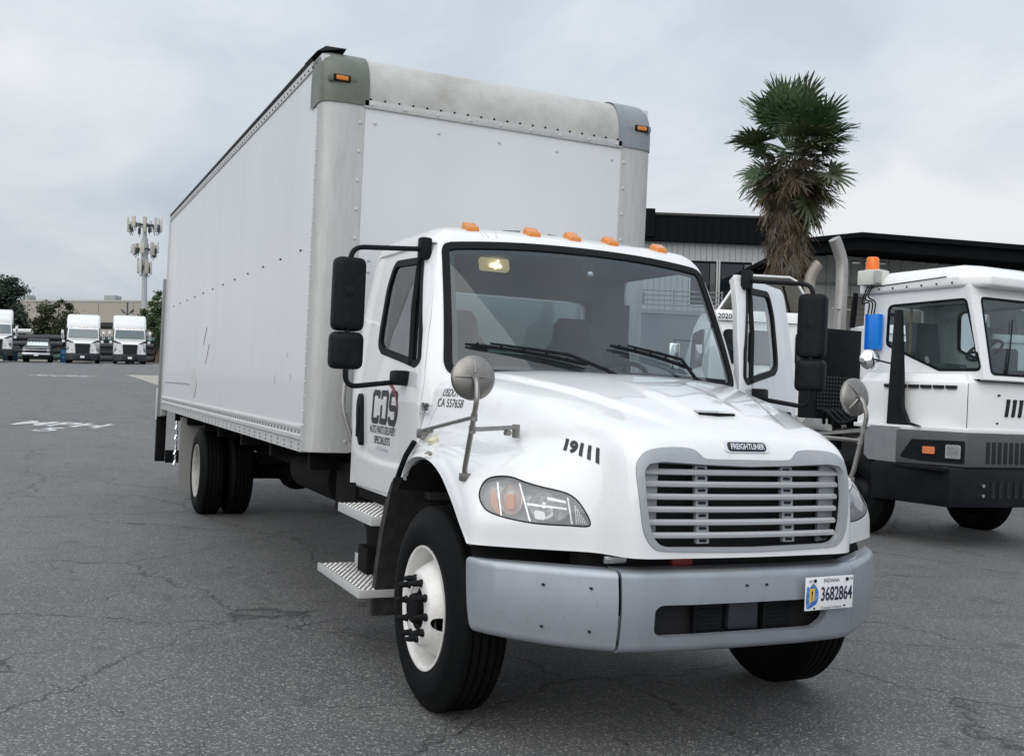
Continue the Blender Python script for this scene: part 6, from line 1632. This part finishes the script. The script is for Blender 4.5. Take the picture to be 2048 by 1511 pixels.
# pickup
PU = empty('pickup_truck'); place(PU, -36.25, 80, 2.10, -.03, R(21))
tag(PU, 'dark grey pickup truck with sunshade in its windscreen, far left row', 'pickup truck')
m_pu = mat('dark_grey_paint', (.022, .024, .027), .35, 0, .25)
def sec2(y, w, wt, z0, z1, rad=.08): return [(x, y, z) for x, z in fillet([(-w, z0), (w, z0), (wt, z1), (-wt, z1)], [.03, .03, rad, rad], 4)]
MB().loft([sec2(.0, .93, .90, .55, 1.05), sec2(.12, .98, .94, .5, 1.16), sec2(1.25, 1.0, .95, .5, 1.24), sec2(1.4, 1.0, .96, .5, 1.22), sec2(5.6, 1.0, .97, .5, 1.22)]).build('body', m_pu, PU, ang=40)
MB().loft([sec2(1.35, .92, .90, 1.15, 1.24), sec2(2.1, .86, .70, 1.15, 1.86, .12), sec2(3.4, .86, .72, 1.15, 1.90, .12), sec2(3.8, .9, .85, 1.15, 1.3)]).build('cab', m_pu, PU, ang=40)
MB().add([(-.84, 1.40, 1.27), (.84, 1.40, 1.27), (.68, 2.0, 1.80), (-.68, 2.0, 1.80)], [(0, 1, 2, 3)]).build('windscreen', M_DGLASS, PU)
ss = MB(); n = 13; vs = []
for i in range(n):
    t = i / (n - 1); x = -.76 + 1.52 * t; vs += [(x, 1.40, 1.29), (x * .93, 1.66 + (.0 if i % 2 else .05), 1.54 + (.0 if i % 2 else .05))]
ss.add(vs, [(2 * i, 2 * i + 2, 2 * i + 3, 2 * i + 1) for i in range(n - 1)]).build('sunshade', mat('silver_foil', (.75, .80, .78), .25, .5), PU, fix=False)
gp = MB().bb(-.72, .72, -.03, .06, .74, 1.04).build('grille', m_sgr, PU, bevel=.02)
MB().bb(-.90, .90, -.05, .0, .885, .945).build('grille_bar', M_CHROME, gp, bevel=.01)
MB().bb(-.92, .92, -.045, .0, 1.04, 1.09).build('hood_lip', M_STEEL, PU, bevel=.01)
MB().bb(-.98, .98, -.14, .1, .52, .70).build('bumper', M_CHROME, PU, bevel=.04)
MB().bb(-.97, .97, -.06, .3, .30, .52).build('air_dam', M_BLACKP, PU, bevel=.03)
MB().bb(-.15, .15, -.165, -.14, .46, .60).build('number_plate', m_pl, PU)
for sx in (-1, 1):
    MB().bb(sx * .74, sx * .96, -.03, .08, .78, 1.02).build('headlamp', m_lampc, PU, bevel=.02)
    MB().box((sx * 1.14, 1.55, 1.22), (.24, .12, .20)).build('mirror', M_BLACKP, PU, bevel=.04)
    for y0 in (1.0, 4.6):
        o = Vector((sx * .86, y0, .39)); MB().lathe([(.22, .10), (.30, .12), (.37, .11), (.39, .08), (.39, -.1)], o, (sx, 0, 0), 28).build('wheel', M_RUB, PU)
# cell tower
CT = empty('cell_tower'); place(CT, -39.25, 112, 2.4)
tag(CT, 'tall grey monopole cell tower carrying three tiers of antennas', 'cell tower')
m_pole = mat('pole_grey', (.42, .44, .45), .6); m_ant = mat('antenna_beige', (.50, .48, .42), .6); m_dk = mat('antenna_steel', (.07, .08, .085), .5)
MB().cyl((0, 0, 0), (0, 0, 15.9), .36, .20, n=18).build('pole', m_pole, CT)
MB().cyl((0, 0, 9.6), (0, 0, 13.6), .36, .34, n=18).build('pole_sleeve', m_pole, CT)
rt = random.Random(5)
for z, rad, n, hh in ((15.0, 1.70, 9, 1.45), (12.45, 1.35, 8, 1.25), (10.45, .66, 6, 1.5)):
    pf_ = MB(); pf_.tube([(rad * .92 * cos(t), rad * .92 * sin(t), z) for t in np.linspace(0, 2 * pi, 4)], .07, 6)
    for t in np.linspace(0, 2 * pi, 6, endpoint=False): pf_.tube([(0, 0, z), (rad * .9 * cos(t), rad * .9 * sin(t), z)], .05, 5)
    pf_.build('antenna_frame', m_dk, CT)
    for k in range(n):
        t = 2 * pi * k / n + .15; c_ = Vector((rad * cos(t) * 1.0, rad * sin(t), z + rt.uniform(-.15, .25)))
        rot_ = Matrix.Rotation(t, 3, 'Z')
        h_ = hh * rt.uniform(.75, 1.1)
        MB().box(c_, (.16, rt.choice((.28, .36, .42)), h_), rot_).build('antenna_panel', m_ant if k % 4 else M_ALUL, CT, bevel=.02)
        MB().box(c_ + rot_ @ Vector((-.20, .05, -.25 * rt.random() - .2)), (.22, .26, .55), rot_).build('radio_unit', m_dk, CT, bevel=.02)
        MB().tube([c_ + rot_ @ Vector((-.12, 0, -h_ / 2)), c_ + rot_ @ Vector((-.25, .05, -h_ / 2 - .35)), c_ + rot_ @ Vector((-.5, 0, -.1))], .025, 5).build('antenna_cable', m_dk, CT)
# warehouse
WH = empty('warehouse'); place(WH, -52, 125, 2.4)
tag(WH, 'long beige warehouse behind the parked semi tractors', 'warehouse')
m_beige = mat('beige_concrete', (.40, .37, .325), .8, noise=(.4, .3, (.34, .315, .28), 6))
for k in range(10):
    x = -14 + k * 4.2; MB().bb(x, x + 4.14, -.1, 0, 0, 7.35).build('wall_panel', m_beige, WH)
MB().bb(-14, 28, .0, 30, 0, 7.2).build('wall_core', mat('beige_joint', (.25, .23, .2), .8), WH)
MB().bb(-14, 28, -.16, .2, 7.35, 7.55).build('parapet_cap', mat('pale_cap', (.45, .43, .39), .7), WH)
MB().bb(-14, 28, -.16, -.1, 4.35, 4.46).build('string_course', mat('pale_cap', (.45, .43, .39), .7), WH)
for x, d_ in ((2.6, 1.4), (-7.6, 1.1)): MB().bb(x, x + d_, 2, 4, 7.5, 8.35).build('roof_unit', mat('vent_grey', (.33, .36, .36), .6), WH, bevel=.05)
for x in (1.5, 6.2): MB().bb(x, x + .9, -.14, -.08, 1.2, 3.0).build('window', M_DGLASS, WH)
# flat dark canopy in front of it
FC = empty('flat_canopy'); place(FC, -44, 104, 2.4, -.035)
tag(FC, 'thin dark flat canopy roof across the warehouse front', 'canopy')
MB().bb(-1.0, 9.5, 0, 5, 3.55, 3.95).build('canopy_roof', mat('canopy_dark', (.03, .034, .036), .6), FC)
for x in (-.8, 2.6, 6, 9.2): MB().bb(x, x + .25, .2, .45, 0, 3.55).build('canopy_post', m_dk, FC)
# street lamp
SL = empty('street_lamp'); place(SL, -36.65, 100, 2.4)
tag(SL, 'dark twin-arm street lamp left of the cell tower pole', 'street lamp')
MB().cyl((0, 0, 0), (0, 0, 5.9), .12, .08, n=10).build('post', m_dk, SL)
for sx in (-1, 1):
    MB().box((sx * .42, 0, 5.05), (.42, .30, .14), Matrix.Rotation(sx * R(-50), 3, 'Y')).build('lamp_head', m_dk, SL, bevel=.03)
    MB().tube([(0, 0, 4.75), (sx * .3, 0, 4.9)], .04, 6).build('lamp_arm', m_dk, SL)
# house with a hip roof
HO = empty('house'); place(HO, -47.5, 108, 2.4, -.03)
tag(HO, 'low house with brown hip roof seen above the pickup', 'house')
MB().bb(-4.2, 4.0, 0, 8, 0, 2.0).build('wall', m_beige, HO)
MB().add([(-4.8, -.5, 1.95), (4.6, -.5, 1.95), (4.6, 8.5, 1.95), (-4.8, 8.5, 1.95), (-2.2, 4, 3.55), (.6, 4, 3.55)], [(0, 1, 5, 4), (1, 2, 5), (2, 3, 4, 5), (3, 0, 4), (0, 3, 2, 1)]).build('roof', mat('brown_shingle', (.11, .095, .08), .9, noise=(8, .5, (.07, .06, .05))), HO)
# brown brick wall bit between the tractors
BW = MB().bb(-2.2, 2.2, 0, .3, 0, 2.3).build('brick_wall', mat('brown_brick', (.24, .14, .09), .85, noise=(3, .5, (.17, .10, .07))), None); place(BW, -33.9, 101, 2.4)
tag(BW, 'brown brick wall glimpsed between the two semi tractors', 'wall')
# stacked pipes along the back of the lot
m_pipe = mat('black_pipe', (.028, .031, .034), .55); m_pg = mat('green_pipe', (.02, .075, .055), .5); m_wp = mat('white_tank', (.62, .63, .62), .5)
pk = 0
def pipe(l, d, z, L, r_, m, lab_):
    o = MB().lathe([(r_ * .84, -L / 2), (r_, -L / 2), (r_, L / 2), (r_ * .84, L / 2), (r_ * .84, -L / 2)], (0, 0, 0), (1, 0, 0), 18).build('stacked_pipe', m, None, ang=40)
    place(o, l, d, z, -.03); tag(o, lab_, 'pipe', 'pipes stacked along the back of the lot'); return o
for j, (l0, L, where) in enumerate(((-41.2, 6.4, 'left of and behind the pickup'), (-36.0, 3.8, 'between the pickup and the next semi tractor'), (-32.6, 4.6, 'behind the gap between the two semi tractors'), (-27.6, 4.4, 'right of the semi tractors'))):
    for k in range(4):
        names = ['lowest', 'second lowest', 'third', 'topmost']
        pipe(l0 + rt.uniform(-.1, .1), 89 + .25 * (k % 2), 2.62 + .02 * (l0 + 40) + k * .54, L, .25, m_pipe if (j + k) % 5 else m_pg, 'black pipe, %s of the stack %s' % (names[k], where) if (j + k) % 5 else 'green pipe, %s of the stack %s' % (names[k], where))
tk = pipe(-42.3, 89.4, 4.72, 2.6, .20, m_wp, 'white pipe on top of the stack beside the left semi tractor')
def drum(l, d, z, h_, r_, m, lab_, cat):
    o = MB().lathe([(0, 0), (r_, 0), (r_, h_ * .32), (r_ * 1.04, h_ * .34), (r_, h_ * .36), (r_, h_ * .66), (r_ * 1.04, h_ * .68), (r_, h_ * .70), (r_, h_), (r_ * .94, h_), (r_ * .94, h_ - .03), (0, h_ - .03)], (0, 0, 0), (0, 0, 1), 22).build(cat, m, None, ang=40)
    place(o, l, d, z, -.03); tag(o, lab_, 'drum'); return o
m_bd = mat('blue_drum', (.015, .10, .22), .5)
drum(-35.15, 82.5, 2.15, 1.05, .33, m_bd, 'blue plastic drum between the pickup and the first semi tractor', 'drum')
drum(-39.9, 83.5, 2.12, .75, .55, mat('navy_tub', (.03, .07, .16), .5), 'low navy drum left of the pickup', 'drum')
drum(-30.75, 84.5, 2.3, 1.9, .36, m_pg, 'tall green drum in the gap between the two semi tractors', 'drum')
# trees
def leaf_tree(name, l, d, z0, trunk_h, blobs, m, n, ls, seed, label):
    q = random.Random(seed); t_ = empty(name); place(t_, l, d, z0, -.03)
    tm = MB(); tm.tube([(0, 0, 0), (.1, 0, trunk_h * .5), (0, 0, trunk_h)], [.30, .24, .18], 8)
    for (bx, by, bz, rx, ry, rz_) in blobs: tm.tube([(0, 0, trunk_h * .7), (bx * .6, by * .6, (trunk_h + bz) / 2), (bx, by, bz)], [.14, .09, .03], 6)
    tm.build('trunk', mat('bark', (.10, .085, .07), .9), t_)
    vs, fs = [], []
    vol = [b[3] * b[4] * b[5] for b in blobs]; tot = sum(vol)
    for b, v in zip(blobs, vol):
        cl = [(Vector((q.gauss(0, 1), q.gauss(0, 1), q.gauss(0, 1))).normalized() * q.uniform(.45, 1.0)) for _ in range(max(6, int(26 * v / max(vol))))]
        for i in range(int(n * v / tot)):
            c_ = q.choice(cl); p = c_ + Vector((q.gauss(0, .15), q.gauss(0, .15), q.gauss(0, .13)))
            p = Vector((b[0] + p.x * b[3], b[1] + p.y * b[4], b[2] + p.z * b[5]))
            a1 = Vector((q.gauss(0, 1), q.gauss(0, 1), q.gauss(0, .6))).normalized(); a2 = a1.cross(Vector((q.gauss(0, 1), q.gauss(0, 1), q.gauss(0, 1)))).normalized(); s_ = ls * q.uniform(.6, 1.3)
            k = len(vs); vs += [tuple(p - a1 * s_), tuple(p + a2 * s_ * .55), tuple(p + a1 * s_), tuple(p - a2 * s_ * .55)]; fs.append((k, k + 1, k + 2, k + 3))
    MB().add(vs, fs).build('crown', m, t_, fix=False, smooth=False)
    tag(t_, label, 'tree'); return t_
m_lf1 = mat('dark_foliage', (.030, .048, .034), .6, noise=(1.2, .7, (.055, .08, .05)))
m_lf2 = mat('olive_foliage', (.055, .07, .035), .6, noise=(1.2, .8, (.11, .12, .07)))
m_lf3 = mat('fresh_foliage', (.055, .09, .035), .6, noise=(1.2, .7, (.10, .14, .06)))
leaf_tree('evergreen_tree', -46.2, 95, 2.4, 2.6, [(-1.6, 0, 4.8, 2.4, 2.2, 2.6), (.7, .3, 4.4, 2.3, 2.0, 2.3), (-.2, 0, 6.3, 2.2, 1.8, 1.5), (1.6, 0, 2.6, 1.6, 1.5, 1.4), (-3, 0, 3, 1.8, 1.6, 2), (.3, -.4, 2.3, 1.8, 1.5, 1.5)], m_lf1, 26000, .15, 1, 'big dark green tree at the left edge behind the pickup')
leaf_tree('olive_tree', -42.7, 98, 2.4, 1.9, [(0, 0, 3.6, 2.0, 1.8, 1.7), (-1.3, 0, 2.4, 1.3, 1.2, 1.3), (1.2, 0, 2.8, 1.3, 1.2, 1.4), (.3, 0, 4.9, 1.2, 1.1, .9), (.4, -.4, 1.6, 1.7, 1.3, 1.1)], m_lf2, 9000, .13, 2, 'rounded olive green tree in front of the warehouse')
leaf_tree('street_tree', -33.6, 100, 2.4, 2.2, [(-.3, 0, 6.3, 1.0, 1.0, .9), (0, 0, 4.2, 1.5, 1.5, 1.6), (.9, 0, 5.9, 1.2, 1.1, 1.2), (-1.0, 0, 4.9, 1.0, 1.0, .9), (1.2, 0, 3.0, 1.6, 1.4, 1.5), (-.4, 0, 2.4, 1.3, 1.2, 1.0)], m_lf3, 9000, .14, 3, 'fresh green tree beside the cell tower pole')
leaf_tree('shrub_tree', -33.7, 103, 2.4, 1.2, [(0, 0, 2.6, 1.1, 1.0, .8)], m_lf3, 2200, .12, 4, 'small green bush glimpsed between the two semi tractors')
